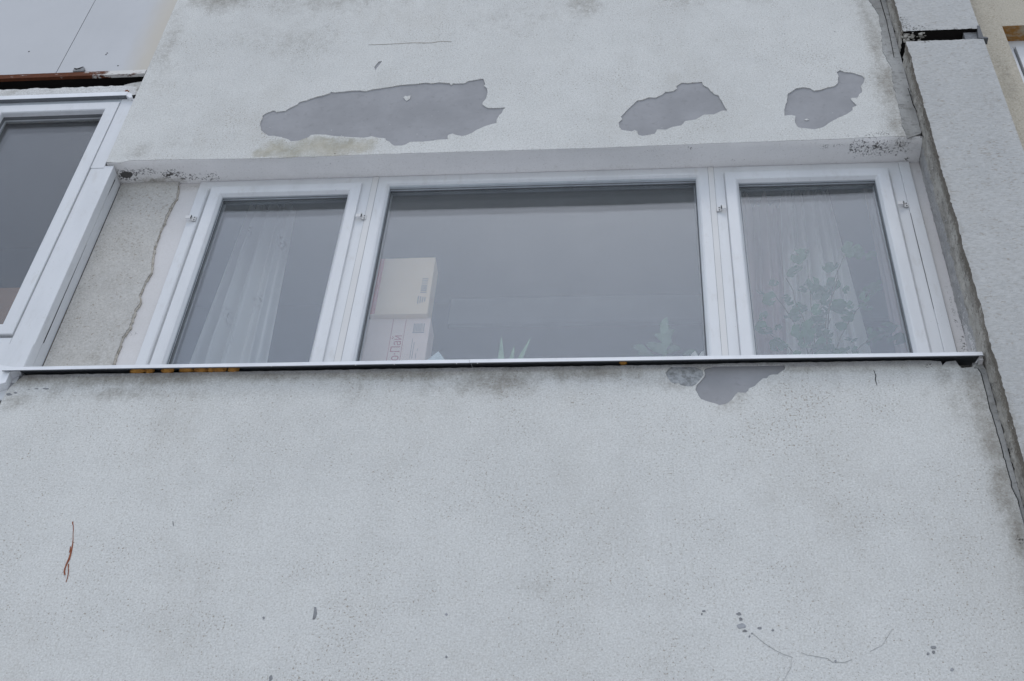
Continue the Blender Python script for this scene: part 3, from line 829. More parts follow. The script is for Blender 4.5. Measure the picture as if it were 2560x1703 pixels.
# ------------------------------------------------------------------ parapet panel under the sill
pa = thing('wall_panel', 'long grey white rendered parapet panel below the window sill, one peeled patch and small chips', 'wall panel')
MB().box(-2.478, XR, 0.005, 0.26, 2.4, 5.050).build('panel_body', M['under'], pa)
top = [p for p in DATA['parapet_top']]
rt = ragged(top, 0.012, 0.0022, 31, closed=False)
rt = [(min(max(x, -2.4785), 1.236), z) for x, z in rt]
jc = ragged(DATA['joint_crack'], 0.012, 0.0015, 33, closed=False)
right = [(x, z) for x, z in jc if z < 5.06]
outline = rt[1:-1] + [(1.222, 5.06)] + right + [(1.243, 3.9), (1.243, 2.4), (-2.48, 2.4)] + ragged([(-2.482, 3.0), (-2.481, 4.0), (-2.479, 4.94), (-2.4755, 5.0)], 0.02, 0.0015, 32, closed=False)
hsill = ragged(DATA['patch_sill'], 0.008, 0.0018, 35)
hsill = [(x, min(z, 5.084)) for x, z in hsill]
hrough = ragged(DATA['patch_rough'], 0.008, 0.002, 36)


def pa_stain(co):
    lst = [(-2.4, 5.06, .16, .05, .8, 0), (-2.15, 5.05, .30, .045, .66, 0), (-1.85, 5.05, .3, .05, .70, 0), (-1.4, 5.06, .4, .04, .62, 0), (-0.9, 5.055, .4, .04, .66, 0), (-0.55, 5.02, .22, .11, .66, 0),
           (-0.2, 5.05, .35, .05, .62, 0), (.1, 5.0, .2, .07, .44, 0), (.32, 4.92, .10, .10, .46, 0), (.65, 5.06, .4, .03, .46, 0), (-2.0, 4.98, .25, .06, .52, 0), (-2.42, 4.95, .1, .08, .5, 0),
           (-1.1, 4.98, .12, .12, .34, 0), (-.8, 4.99, .10, .10, .34, 0), (-1.6, 4.97, .5, .06, .30, 0),
           (1.10, 5.02, .05, .10, .52, 0), (1.12, 4.9, .04, .16, .40, 0), (1.20, 4.93, .075, .20, .62, 0), (1.205, 4.72, .08, .22, .62, 0), (1.21, 4.5, .065, .22, .66, 0), (1.22, 4.3, .06, .2, .66, 0), (1.24, 4.1, .07, .2, .55, 0),
           (1.0, 4.93, .06, .05, .25, 0), (.83, 5.05, .05, .03, .5, 0), (1.06, 5.07, .02, .03, .9, 1), (1.22, 4.28, .02, .05, .80, 1),
           (-2.40, 4.90, .09, .02, .40, 1), (-2.30, 4.92, .06, .012, .40, 1), (-.72, 4.05, .12, .2, .16, 0), (-.35, 4.1, .14, .14, .22, 0), (.45, 5.07, .4, .03, .3, 0), (-.3, 4.6, .5, .3, .10, 0), (.5, 4.7, .5, .3, .10, 0)]
    rgb = blobs(lst)(co)
    # rain washed streaks below the sill
    s = np.array([0.5 + 0.5 * N(x * 9.0, 0.7, 2.0) for x in np.linspace(-2.6, 1.4, 800)])
    k = np.clip(((co[:, 0] + 2.6) / 4.0 * 799).astype(int), 0, 799)
    rgb[:, 0] = np.maximum(rgb[:, 0], 0.55 * s[k] * np.clip(1 - (5.09 - co[:, 2]) / (0.10 + 0.22 * s[k]), 0, 1))
    return rgb


coat('render_coat', outline, [hsill, hrough], 0.0, 0.0049, 0.020, M['coat'], pa, pa_stain)
flat('peeled_patch', [(x, min(z, 5.086)) for x, z in DATA['patch_sill']], 0.0044, 0.002, M['under'], pa, 'dark grey peeled patch tucked under the window sill')
flat('bare_patch', DATA['patch_rough'], 0.0030, 0.003, M['concrete_pale'], pa, 'pale pitted concrete showing left of the peeled patch')
for k, c_ in enumerate(DATA['chips']):
    big = max(p[0] for p in c_) - min(p[0] for p in c_) > 0.028
    flat('chip', ragged(c_, 0.004, 0.0010, 40 + k), -0.0012, 0.0022, M['chip_soft'] if big or k in (14, 18) else M['chip'], pa)
for q, ws, mt in ((0, [.0013, .001, .0008, .0005], 'crack_pale'), (1, [.0003, .0008, .0015, .0008, .0003], 'crack_pale'), (2, [.0004, .0007, .0003], 'crack_pale'), (4, [.002, .003, .001], 'crack')):
    ribbon('crack', DATA['cracks'][q], ws, -0.0013, 0.002, M[mt], pa, 50 + q)
for q, ws in ((0, [.004, .0025, .002, .003, .006, .006, .004, .004]), (1, [.004, .003, .003, .002]), (2, [.002, .004, .002])):
    ribbon('red_scratch', DATA['scratch'][q], ws, -0.0016, 0.002, M['red'], pa, 60 + q, rag=0.0012)
ribbon('red_scratch', DATA['scratch_short'], [.002, .003, .002], -0.0016, 0.002, M['chip'], pa, 64)
# cement strip between the parapet and the pilaster
out = [(1.213, 5.052), (1.228, 5.075), (1.2445, 5.075), (1.2535, 5.04), (1.2535, 2.4), (1.2475, 2.4), (1.2475, 3.9)] + [(x + 0.0035, z) for x, z in reversed(right)]
flat('mortar_joint', out, -0.004, 0.010, M['mortar'], pa, 'grey cement joint beside the lower pilaster')
flat('crack', [(x - 0.005, z) for x, z in right] + [(x + 0.008, z) for x, z in reversed(right)], 0.0025, 0.002, M['dark'], pa, 'long crack between parapet render and cement joint')
ribbon('crack', DATA['joint_crack2'], [.003, .006, .005, .004, .003], -0.0052, 0.001, M['dark'], pa, 70)
# mortar bed behind the sill
MB().box(-2.45, 1.24, 0.075, 0.26, 5.050, 5.142).build('mortar_bed', M['dark_side'], pa)
for x0, x1, z in ((1.108, 1.150, 5.075), (1.215, 1.240, 5.083)):
    mb = MB()
    n = 10
    pts = [(x0 + (x1 - x0) * k / n, z + 0.010 * (0.4 + abs(N(k * 1.7, z * 50)))) for k in range(n + 1)]
    o = MB().prism([(x0, z - 0.03)] + pts + [(x1, z - 0.03)], 0.008, 0.05).build('loose_render', M['white_rough'], pa)

# wall that carries the parapet down to the pavement
bw = MB().box(-9.0, 9.0, 0.002, 0.30, 0.0, 2.395).build('ground_floor_wall', M['coat'])
tag(bw, 'plain rendered ground floor wall at the foot of the building', None)
bw['category'] = 'wall'

# ------------------------------------------------------------------ recess at both ends of the window
rc = thing('recess_wall', 'beige pebbly strip of wall beside the left end of the three part window', 'wall')
be = ragged(DATA['beige_edge'], 0.008, 0.0035, 81, closed=False)
outl = [(-2.45, 6.468)] + [(be[0][0], 6.468)] + [(x, z) for x, z in be if z < 6.46] + [(be[-1][0] - .01, 5.10), (-2.45, 5.10)]
coat('pebble_coat', outl, [], YB, 0.0145, 0.018, M['pebble'], rc, blobs([(-2.35, 5.9, .3, .5, .2, 0), (-2.2, 5.3, .3, .1, .3, 0), (-2.45, 6.4, .1, .2, .4, 0)]), 0.002)
ln = [(x + 0.001, z) for x, z in be if z < 6.46]
ribbon('broken_edge', ln, [.007, .012, .004, .013, .006, .014, .008, .015], YB + 0.005, 0.011, simple('broken_render_edge', (0.46, 0.43, 0.375), scale=38.0, rough=0.95, bump=0.8, col2=(0.27, 0.245, 0.205)), rc, 82, rag=0.003)


def pl(u, v):
    x = -2.45 + u * (0.42)
    z = 5.08 + v * (6.469 - 5.08)
    return (x, YPL + 0.002 * N(x * 8, z * 8), z)


sheet('plaster_strip', pl, 20, 60, M['plaster'], rc, True, blobs([(-2.1, 6.44, .08, .03, .5, 0), (-2.12, 5.45, .06, .03, .42, 1), (-2.17, 5.2, .03, .06, .35, 1), (-2.13, 6.2, .03, .03, .3, 1), (-2.17, 5.95, .02, .1, .3, 1)]))
sheet('plaster_strip', lambda u, v: (1.19 + u * 0.066, YPL + 0.001 * N(u * 8, v * 30), 5.08 + v * (6.469 - 5.08)), 6, 60, M['plaster'], rc, True,
      blobs([(1.235, 5.5, .025, .3, .50, 1), (1.24, 5.3, .03, .2, .55, 1), (1.245, 6.4, .02, .05, .4, 0)])).__setitem__('label', 'white plaster strip between the right sash and the pilaster')
MB().box(-2.46, -2.03, 0.15, 0.30, 5.0, 6.52).build('wall_core', M['under'], rc)
MB().box(1.20, 1.30, 0.15, 0.30, 5.0, 6.52).build('wall_core', M['under'], rc)

# ------------------------------------------------------------------ pilaster on the right
def pilaster(z0, z1, label, group, edge_amp=0.004, seed=0):
    p = thing('pilaster', label, 'pilaster', group)
    nz = int((z1 - z0) / 0.010)

    def corner(z):
        return XR + 0.005 * N(z * 6, seed) + 0.004 * N(z * 21, seed) + edge_amp * 0.7 * N(z * 61, seed + 2) + 0.0032 * N(z * 150, seed + 4)

    def front(u, v):
        z = z0 + v * (z1 - z0)
        xc = corner(z)
        x = xc + u * (XP1 - xc)
        y = -0.12 + 0.0016 * N(x * 45, z * 60, seed) + 0.0012 * N(x * 110, z * 150, seed)
        if v in (0.0, 1.0):
            z += 0.004 * N(x * 40, seed + 9)
        return (x, y, z)

    def side(u, v):
        z = z0 + v * (z1 - z0)
        y = -0.12 + u * 0.27
        x = corner(z) * (1 - u) + XR * u
        if 0 < u:
            x += (0.006 * N(y * 40, z * 22, seed) + 0.006 * N(y * 90, z * 70, seed)) * min(1, u * 6)
        if v in (0.0, 1.0):
            z += 0.004 * N(x * 40, seed + 9)
        return (x, y, z)

    st = blobs([(XR, z0 + .02, .22, .05, .75, 1) if seed else (XR, 4.6, .06, .4, .4, 0), (1.27, z0 + .08, .06, .12, .70, 1) if seed else (1.26, 5.6, .03, 2.0, .30, 0),
                (1.45, z0, .4, .03, .58, 1) if seed else (1.55, 6.6, .1, .5, .2, 0)])
    sheet('front_face', front, 44, nz, M['coat_rough'], p, True, st)
    def side_dirt(co):
        rgb = np.zeros((len(co), 3))
        rgb[:, 0] = np.clip(1.0 - (co[:, 1] + 0.12) / 0.10, 0, 1)
        rgb[:, 1] = np.clip((co[:, 1] - 0.01) / 0.06, 0, 1) * np.clip((6.5 - co[:, 2]) / 0.02, 0, 1)
        lo = np.clip((5.55 - co[:, 2]) / 0.35, 0, 1) * np.clip((co[:, 1] - 0.03) / 0.07, 0, 1)
        rgb[:, 2] = lo
        return rgb

    s_ = sheet('side_face', side, 30, nz, M['dark_side'], p, True, side_dirt)
    tag(s_, 'rough dirty grey side facing the window')
    MB().box(XR + 0.004, XP1 - 0.0005, -0.112, 0.30, z0 + 0.006, z1 - 0.006).build('slab_core', M['dark'] if seed else M['dark_side'], p)
    return p


pilaster(2.4, 7.061, 'rough white pilaster slab with dirty grey side, below the black gap, right of the window', 'stacked pilaster slabs', 0.004, 0)
p2 = pilaster(7.150, 9.8, 'upper white pilaster slab with mouldy lower edge, above the black gap', 'stacked pilaster slabs', 0.005, 5)
# the gap between the slabs: dark behind, crumbling cement at its left end, torn felt at its right end
MB().box(1.27, 1.604, 0.06, 0.30, 7.045, 7.16).build('gap_filler', M['dark'], p2)
MB().box(1.535, 1.600, -.10, -.06, 7.064, 7.150).build('felt_strip', M['chip'], p2)
MB().prism([(1.585, 7.064), (1.628, 7.058), (1.629, 7.064), (1.608, 7.075), (1.609, 7.17), (1.598, 7.17)], -.1235, -.09).build('felt_strip', M['gasket'], p2)
rl = random.Random(4)
crumbs = MB()
for k in range(60):
    t_ = rl.random()
    x = 1.255 + .10 * t_ * t_ + rl.uniform(0, .012)
    z = rl.uniform(7.04, 7.07) + (0.115 * rl.random() if t_ < .55 else rl.choice((0.0, 0.09)))
    r_ = rl.uniform(.003, .009)
    q = lump(x, -.108 + rl.uniform(-.012, .03), z, r_ * 1.4, r_, r_, k * 2.3, 1)
    n_ = len(crumbs.v)
    crumbs.v += q.v
    crumbs.f += [tuple(i_ + n_ for i_ in f) for f in q.f]
tag(crumbs.build('cement_crumbs', M['dark_side'], p2), 'crumbling cement at the left end of the gap', 'stuff')

# beige wall beyond the pilaster, with its own window
sw = thing('side_wall', 'yellowish beige wall beyond the pilaster at the far right edge', 'wall')
ox, oz = 1.768, 7.3555
mbw = MB().box(XP1 - 0.05, ox, 0.0, 0.30, 2.4, 9.8)
mbw.box(ox, 6.0, 0.0, 0.30, oz, 9.8)
mbw.box(ox, 6.0, 0.0, 0.30, 2.4, 5.98)
mbw.box(3.21, 6.0, 0.0, 0.30, 5.98, oz)
wv = mbw.build('wall_body', M['yellow'], sw)
ws = sheet('render_face', lambda u, v: (XP1 - 0.05 + u * (ox - XP1 + 0.05), -0.0035 + 0.001 * N(u * 9, v * 90), 2.4 + v * 7.4), 12, 300, M['yellow'], sw, True,
           blobs([(1.70, 6.9, .05, .3, .45, 0), (1.66, 7.6, .05, .4, .4, 0)]))
MB().box(ox, 3.21, 0.001, 0.12, oz - 0.003, oz - 0.0005).build('soffit', M['rust_stain'], sw)['label'] = 'rust stained underside of the window head'
w2 = thing('small_window', 'white framed window cut off by the right edge of the photo', 'window')
MB().ring(1.772, 3.2, 6.0, 7.352, [(0, .16), (0, .086), (.05, .086), (.056, .094), (.06, .12)]).build('frame', M['pvc'], w2)
sf = MB().ring(1.835, 3.14, 6.06, 7.290, [(0, .12), (0, .078), (.06, .078), (.066, .10), (.07, .13)]).build('sash', M['pvc'], w2)
MB().box(1.90, 3.08, .11, .114, 6.12, 7.225).build('pane', M['glass'], sf)
for q in ((1.66, 3.4, 1.2, 1.25, 5.5, 7.9), (1.66, 1.70, .30, 1.2, 5.5, 7.9), (3.36, 3.4, .30, 1.2, 5.5, 7.9)):
    MB().box(*q).build('room_wall', M['room_wall'])['kind'] = 'structure'
MB().box(1.66, 3.4, .28, 1.25, 7.6, 7.7).build('room_ceiling', M['room_ceiling'])['kind'] = 'structure'
MB().box(1.66, 3.4, .28, 1.25, 5.6, 5.7).build('room_floor', M['room_floor'])['kind'] = 'structure'

# ------------------------------------------------------------------ three part window
tw = thing('triple_window', 'white plastic three part window with glass reflecting the grey sky', 'window')
ZB, ZT = 5.150, 6.468
FR = [(0, .21), (0, YF), (.044, YF), (.050, YF + .004), (.056, YF + .013), (.060, YF + .030), (.060, .19)]
SA = [(0, YF + .02), (0, YF - .011), (.003, YF - .014), (.044, YF - .014), (.050, YF - .011), (.0575, YF + .000), (.0605, YF + .004), (.0605, YF + .05)]


def panes(x0, x1, z0, z1, y, parent):
    for k, yy in enumerate((y, y + .018)):
        MB().box(x0, x1, yy, yy + .004, z0, z1).build('pane', M['glass'], parent)
    MB().ring(x0, x1, z0, z1, [(.001, y + .0175), (.009, y + .0175), (.009, y + .0045), (.001, y + .0045)]).build('spacer', M['spacer'], parent)


def beads(x0, x1, z0, z1, y, parent):
    """rebate round the pane: grey bead seen from below, with its rubber lips"""
    MB().ring(x0, x1, z0, z1, [(-.002, y), (0, y), (.0015, y + .009), (.0015, y + .024), (-.002, y + .024)]).build('glazing_bead', M['bead'], parent)
    MB().ring(x0 + .0008, x1 - .0008, z0 + .0008, z1 - .0008, [(0, y + .0085), (.0022, y + .0095), (.0022, y + .0115), (0, y + .0125)]).build('gasket', M['gasket'], parent)
    MB().ring(x0 + .0008, x1 - .0008, z0 + .0008, z1 - .0008, [(0, y + .021), (.004, y + .0225), (.004, y + .025)]).build('gasket', M['gasket'], parent)


def casement(x0, x1, tag_label, s0, s1):
    """outer frame with an opening sash"""
    f = MB().ring(x0, x1, ZB, ZT, FR).build('frame', M['pvc'], tw)
    bevel(f, .002)
    tag(f, tag_label + ' frame')
    a, b = s0, s1
    z0, z1 = ZB + .045, ZT - .056
    s = MB().ring(a, b, z0, z1, SA).build('sash', M['pvc'], tw)
    bevel(s, .002)
    tag(s, tag_label + ' opening sash')
    beads(a + .0600, b - .0600, z0 + .0600, z1 - .0600, YF + .004, s)
    panes(a + .061, b - .061, z0 + .061, z1 - .061, YF + .029, s)
    return s


casement(-2.064, -1.2335, 'left hand', -1.996, -1.2775)
casement(0.338, 1.1612, 'right hand', 0.3855, 1.1075)
fc = MB().ring(-1.2075, 0.3150, ZB, ZT, [(0, .21), (0, YF), (.040, YF), (.047, YF + .003), (.0545, YF + .012), (.057, YF + .016), (.057, .19)]).build('frame', M['pvc'], tw)
bevel(fc, .0015)
MB().box(-1.2075 + .05, .3150 - .05, YF + .013, .19, ZT - .0665, ZT - .05).build('head_bead', M['bead'], fc)
tag(fc, 'fixed middle frame')
beads(-1.2075 + .0565, 0.3150 - .0565, ZB + .0565, ZT - .0665, YF + .014, fc)
panes(-1.2075 + .0575, 0.3150 - .0575, ZB + .0575, ZT - .0675, YF + .039, fc)
for x0, x1 in ((-1.2345, -1.2065), (0.3140, 0.3390)):
    o = MB().box(x0, x1, YF - .0025, YF + .04, ZB, ZT - .001).build('coupling_strip', M['pvc_dull'], tw)
    bevel(o, .0015)
    for xx in (x0 - .0012, x1 - .0002):
        MB().box(xx, xx + .0014, YF - .0008, YF + .03, ZB, ZT - .001).build('seam', M['spacer'], tw)
# right cover trim and its open seam
o = MB().box(1.1615, 1.2085, YF - .004, YF + .02, ZB, ZT - .002).build('cover_trim', M['pvc'], tw)
bevel(o, .002)
o = MB().prism([(1.2085, 5.12), (1.2118, 5.14), (1.2103, 5.62), (1.2087, 5.75)], YPL - .004, YPL + .0).build('seam', M['dark'], tw)
ribbon('seam', [(1.2095, 5.75), (1.2095, 6.28), (1.209, 6.34)], [.001, .0018, .003, .001], YPL - .0035, .002, M['crack'], tw, 99, rag=0.0004)
ribbon('seam', [(1.1605, 5.5), (1.1605, 6.1)], [.0008, .0018, .0008], YF - .0052, .001, M['crack'], tw, 98, rag=0.0003)
# insect screen brackets
for x, z, dr in ((-2.030, 6.185, 1), (-1.236, 6.165, 1), (0.348, 6.158, -1), (1.150, 6.155, 1)):
    b = MB()
    px = x if dr > 0 else x
    b.box(x - .009, x + .009, YF - .008, YF - .0035, z - .014, z + .014)
    lx0, lx1 = (x - .036, x - .009) if dr > 0 else (x + .009, x + .032)
    b.box(lx0, lx1, YF - .019, YF - .016, z - .009, z + .011)
    b.box(lx1 - .004 if dr > 0 else lx0, lx1 if dr > 0 else lx0 + .004, YF - .019, YF - .004, z - .009, z + .011)
    br = b.build('screen_bracket', M['pvc_dull'], tw)
    for dz in (-.008, .008):
        MB().tube([(x + .002, YF - .0095, z + dz), (x + .002, YF - .0075, z + dz)], .0034, 8).build('screw_hole', M['gasket'], br)

# sill: sheet metal in two lengths, each with a hanging front edge
def sill(x0, x1, dz, label):
    z0 = 5.096 + dz
    t = .0012
    prof = [(.126, 5.172 + dz), (-.041, z0), (-.043, z0 - .002), (-.043, z0 - .020), (-.038, z0 - .0205), (-.038, z0 - .0185), (-.0405, z0 - .018), (-.0405, z0 - .0035), (-.039, z0 - .0022), (.126, 5.169 + dz)]
    mb = MB()
    n = len(prof)
    segs = 24
    for k in range(segs + 1):
        x = x0 + (x1 - x0) * k / segs
        s_ = .0012 * N(x * 1.7, 3.3)
        sl = -0.004 * max(0.0, (-0.9 - x)) / 1.6
        mb.v += [(x, y, z + s_ + sl) for y, z in prof]
    for k in range(segs):
        for j in range(n):
            a, b_ = k * n + j, k * n + (j + 1) % n
            mb.f.append((a, b_, b_ + n, a + n))
    mb.f.append(tuple(range(n)))
    mb.f.append(tuple(range((segs + 1) * n - 1, segs * n - 1, -1)))
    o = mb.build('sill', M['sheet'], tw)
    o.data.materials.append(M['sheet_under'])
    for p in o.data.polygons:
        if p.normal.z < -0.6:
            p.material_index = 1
    return tag(o, label)


sl1 = sill(-2.504, -0.652, 0.0, 'left length of the white metal sill')
sl2 = sill(-0.651, 1.2435, 0.0007, 'right length of the white metal sill')
MB().box(1.2305, 1.2445, -.030, .02, 5.066, 5.081).build('end_cap', M['plaster'], sl2)
for x in (-2.08, -1.09, -1.42, -.94, -.70, -.62):
    mb = MB().tube([(x, -.0415, 5.0745), (x, -.0415, 5.0725)], .0026, 6, .0012)
    mb.build('water_drop', M['plaster'], sl1 if x < -.65 else sl2)


for k, ((x, z), w_) in enumerate(DATA['foam']):
    o = lump(x, .002, 5.103, w_ / 2, .018, .015 if k not in (3,) else .010, k * 3.1).build('foam_bead', M['foam'], tw, True)
    tag(o, 'orange mounting foam bulging out under the sill')
o = lump(DATA['foam2'][0], .0, 5.106, .014, .010, .008, 7.7).build('foam_bead', M['foam'], tw, True)
tag(o, 'lone bit of orange foam under the right length of sill')

# ------------------------------------------------------------------ window of the balcony on the left
YL = 0.010
XC = -2.453
cw = thing('corner_window', 'white glazed balcony window at the left edge with a boxed corner post', 'window')
o = MB().box(-2.5615, XC, YL, .062, 4.96, 6.458).build('corner_post', M['pvc'], cw)
bevel(o, .003)
tag(o, 'boxed corner post beside the pebbly wall')
o = MB().box(-2.53, XC - .002, .064, .124, 4.96, 6.455).build('side_strip', M['pvc'], cw)
ribbon('seam', [(XC - .001, 5.34), (XC - .001, 5.9)], [.001, .001], .0, .0001, M['dark'], o, 3) if False else None
MB().prism([(0, 0), (1, 0), (1, 1)], 0, 1)
sm = MB()
sm.v = [(XC + .0006, .060, 5.33), (XC + .0006, .066, 5.33), (XC + .0006, .0625, 5.95), (XC + .0006, .0615, 5.95), (XC + .0006, .061, 6.30), (XC + .0006, .062, 6.30), (XC + .0006, .067, 6.42), (XC + .0006, .062, 6.42)]
sm.f = [(0, 1, 2, 3), (4, 5, 6, 7)]
sm.build('seam', M['dark'], cw)
o = MB().box(-2.5615, XL - .003, YL + .0005, .10, 6.452, 7.0087).build('frame_stile', M['pvc'], cw)
MB().box(-2.5615, XL - .004, YL - .0025, YL + .002, 6.4398, 7.0).build('cover_strip', M['pvc'], cw)
MB().box(-4.15, -2.5613, YL, .10, 6.9768, 7.030).build('shade_grey_head', M['bead'], cw)  # white head coloured grey, standing in for shade under the flashing
MB().box(-4.15, -2.5613, YL, .10, 5.12, 5.3095).build('sill_frame', M['pvc'], cw)
MB().box(-4.15, -2.4545, YL - .0035, YL + .05, 4.96, 5.2700).build('lower_box', M['pvc'], cw)
MB().box(-4.15, -2.5625, YL + .02, .09, 5.309, 6.977).build('reveal', M['gasket'], cw).hide_render = False
bpy.data.objects.remove([c for c in cw.children if c.name.startswith('reveal')][0])
SL = [(0, YL + .06), (0, YL - .006), (.003, YL - .009), (.058, YL - .009), (.062, YL - .004), (.064, YL + .03), (.064, YL + .06)]
sx = MB().ring(-3.222, -2.5640, 5.3236, 6.9745, SL).build('sash', M['pvc'], cw)
bevel(sx, .002)
MB().box(-3.222, -2.566, YL + .02, YL + .05, 5.3095, 5.3230).build('gasket', M['gasket'], sx)
beads_l = MB().ring(-3.162, -2.624, 5.384, 6.914, [(0, YL + .012), (.004, YL + .022), (.008, YL + .032), (.010, YL + .04)]).build('gasket', M['gasket'], sx)
MB().ring(-3.154, -2.632, 5.392, 6.904, [(0, YL + .034), (.006, YL + .036), (.006, YL + .045)]).build('spacer', M['spacer'], sx)
for yy in (YL + .042, YL + .058):
    MB().box(-3.16, -2.626, yy, yy + .004, 5.386, 6.912).build('pane', M['glass_old'], sx)
sy = MB().ring(-4.09, -3.226, 5.3236, 6.9745, SL).build('sash', M['pvc'], cw)
MB().box(-4.03, -3.288, YL + .042, YL + .046, 5.386, 6.912).build('pane', M['glass_old'], sy)
# drip flashing over the head and bent sheet sill below
fl = MB()
fl.prism([(-4.15, 7.005), (-2.535, 7.005), (-2.535, 7.036), (-4.15, 7.036)], -.0145, -.0128)
fl.v += [(-4.15, -.0128, 7.036), (-2.535, -.0128, 7.036), (-2.535, .012, 7.046), (-4.15, .012, 7.046), (-4.15, -.0128, 7.0345), (-2.535, -.0128, 7.0345), (-2.535, .012, 7.0445), (-4.15, .012, 7.0445)]
i = len(fl.v) - 8
fl.f += [tuple(i + k for k in q) for q in ((0, 1, 2, 3), (7, 6, 5, 4), (0, 4, 5, 1), (1, 5, 6, 2), (2, 6, 7, 3), (3, 7, 4, 0))]
fl.prism([(-2.537, 7.005), (-2.512, 6.985), (-2.501, 6.987), (-2.512, 7.018), (-2.535, 7.036)], -.012, .009)
tag(fl.build('drip_flashing', M['sheet'], cw), 'thin white metal flashing over the window head')
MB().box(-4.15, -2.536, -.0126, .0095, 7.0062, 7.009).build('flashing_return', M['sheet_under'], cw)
sn = MB().prism(DATA['neigh_sill'], -.030, .05).build('sill', M['sheet'], cw)
tag(sn, 'bent white sheet sill end tucked under the neighbouring sill')
nb = MB().box(-6.0, -2.484, .03, .26, 2.4, 4.99).build('balcony_wall', M['bead'])
nb['label'], nb['category'] = 'bluish grey balcony wall below the white sheet sill at the lower left edge', 'wall'

# slab edge and cladding of the balcony above
se = thing('balcony_slab', 'rough whitewashed concrete slab edge between left window and cladding, one rusty bolt', 'slab')


def slab_pt(u, v):
    x = -4.2 + u * (-2.497 + 4.2)
    zt = 7.142 + 0.006 * N(x * 9, 1.0) + 0.006 * N(x * 28, 2.0) - 0.012 * max(0, N(x * 4.0, 6.0))
    z = 7.036 + v * (zt - 7.036)
    return (x, .006 - 0.005 * N(x * 18, z * 26, 3.0) - 0.004 * N(x * 55, z * 60) + 0.012 * v * v * v, z)


sheet('slab_face', slab_pt, 190, 14, M['white_rough'], se, True, blobs([(-2.55, 7.14, .06, .03, .55, 0), (-3.2, 7.1, .1, .05, .5, 0), (-3.0, 7.11, .08, .02, .4, 0), (-2.5, 7.09, .02, .1, .5, 0), (-2.52, 7.17, .05, .03, .7, 2)]))
MB().box(-4.2, -2.497, .022, 1.2, 7.045, 7.128).build('slab_body', M['room_ceiling'], se)
o = lump(-2.551, .0, 7.057, .011, .008, .010, 3.3).build('bolt', M['rust_dot'], se, True)
pts = ragged([(-2.60, 7.152), (-2.56, 7.165), (-2.499, 7.182), (-2.499, 7.15), (-2.52, 7.128), (-2.55, 7.140)], .01, .002, 5)
flat('broken_corner', pts, .022, .03, M['pebble'], se)

cl = thing('balcony_cladding', 'white cladding panels of the balcony above the left window, rusted lower edge', 'cladding')


def clad(x0a, x0b, x1):
    mb = MB()
    mb.prism([(x0a, 7.2465), (x1, 7.2465), (x1, 9.8), (x0b, 9.8)], .002, .02)
    o = mb.build('cladding_panel', M['panel'], cl)
    return o


clad(-4.2, -4.2, -2.985)
c2 = clad(-2.9815, -2.9815, -2.4975)
c2.data.materials[0] = M['panel_stained']
MB().box(-2.9852, -2.9812, .004, .02, 7.2465, 9.8).build('seam', M['crack'], cl)
MB().box(-3.025, -2.985, -.0012, .004, 7.2455, 7.2575).build('clip_plate', M['panel'], cl)
ang = MB()


def ang_face(u, v):
    x = -4.2 + u * (-2.498 + 4.2)
    return (x, -.004 + 0.001 * N(x * 30, v * 3), 7.2105 + v * .0355 + (0.0015 * N(x * 25, 4.0) if v == 0 else 0))


sheet('rusty_edge', ang_face, 160, 3, M['rusty'], cl)
MB().box(-4.2, -2.498, -.0025, .016, 7.2125, 7.2455).build('angle_iron', M['rusty'], cl)
MB().box(-4.2, -2.498, .016, .42, 7.225, 7.235).build('angle_shelf', M['dark'], cl)
MB().box(-4.2, -2.498, .42, .46, 7.10, 7.5).build('hollow_shade_board', M['dark'], cl)  # near-black board added so the hollow behind the cladding reads as shade
tb = MB().prism([(-2.893, 7.258), (-2.890, 7.279), (-2.872, 7.272), (-2.842, 7.290), (-2.834, 7.277), (-2.828, 7.262), (-2.834, 7.2545), (-2.888, 7.2545)], -.006, .003).build('metal_tab', M['chip'], cl)
MB().prism([(-2.892, 7.279), (-2.872, 7.274), (-2.845, 7.290), (-2.862, 7.272), (-2.878, 7.266)], -.0085, -.0055).build('torn_lip', M['dark'], tb)
for x, z in ((-2.76, 7.41), (-2.758, 7.425), (-2.665, 7.30), (-3.2, 7.47)):
    MB().tube([(x, .0005, z), (x, .003, z)], .004, 7).build('rivet', M['crack'], cl)

# ------------------------------------------------------------------ rooms behind the glass
RB = 1.25
def st(o):
    o['kind'] = 'structure'
    return o


st(MB().box(-2.5, 1.4, .26, RB, 4.05, 4.15).build('room_floor', M['room_floor']))
st(MB().box(-2.5, 1.4, .20, RB, 6.80, 6.90).build('room_ceiling', M['room_ceiling']))
st(MB().box(-2.5, 1.4, RB, RB + .1, 4.05, 6.90).build('room_wall', M['room_wall']))
st(MB().box(-2.56, -2.46, .30, RB, 4.05, 6.90).build('room_wall', M['room_wall']))
st(MB().box(1.30, 1.40, .30, RB, 4.05, 6.90).build('room_wall', M['room_wall']))
st(MB().box(-1.02, 1.3, RB - .03, RB - .001, 6.60, 6.798).build('room_cornice', M['cornice']))
st(MB().box(-2.46, 1.30, .20, .62, 5.105, 5.140).build('window_board', M['board']))
st(MB().box(-4.2, -2.57, 1.0, 1.1, 4.0, 7.1).build('balcony_back_wall', M['room_wall']))
st(MB().box(-4.2, -4.1, .02, 1.0, 4.0, 7.1).build('balcony_end_wall', M['room_wall']))
st(MB().box(-4.2, -2.57, .08, 1.0, 4.2, 4.3).build('balcony_floor', M['room_floor']))

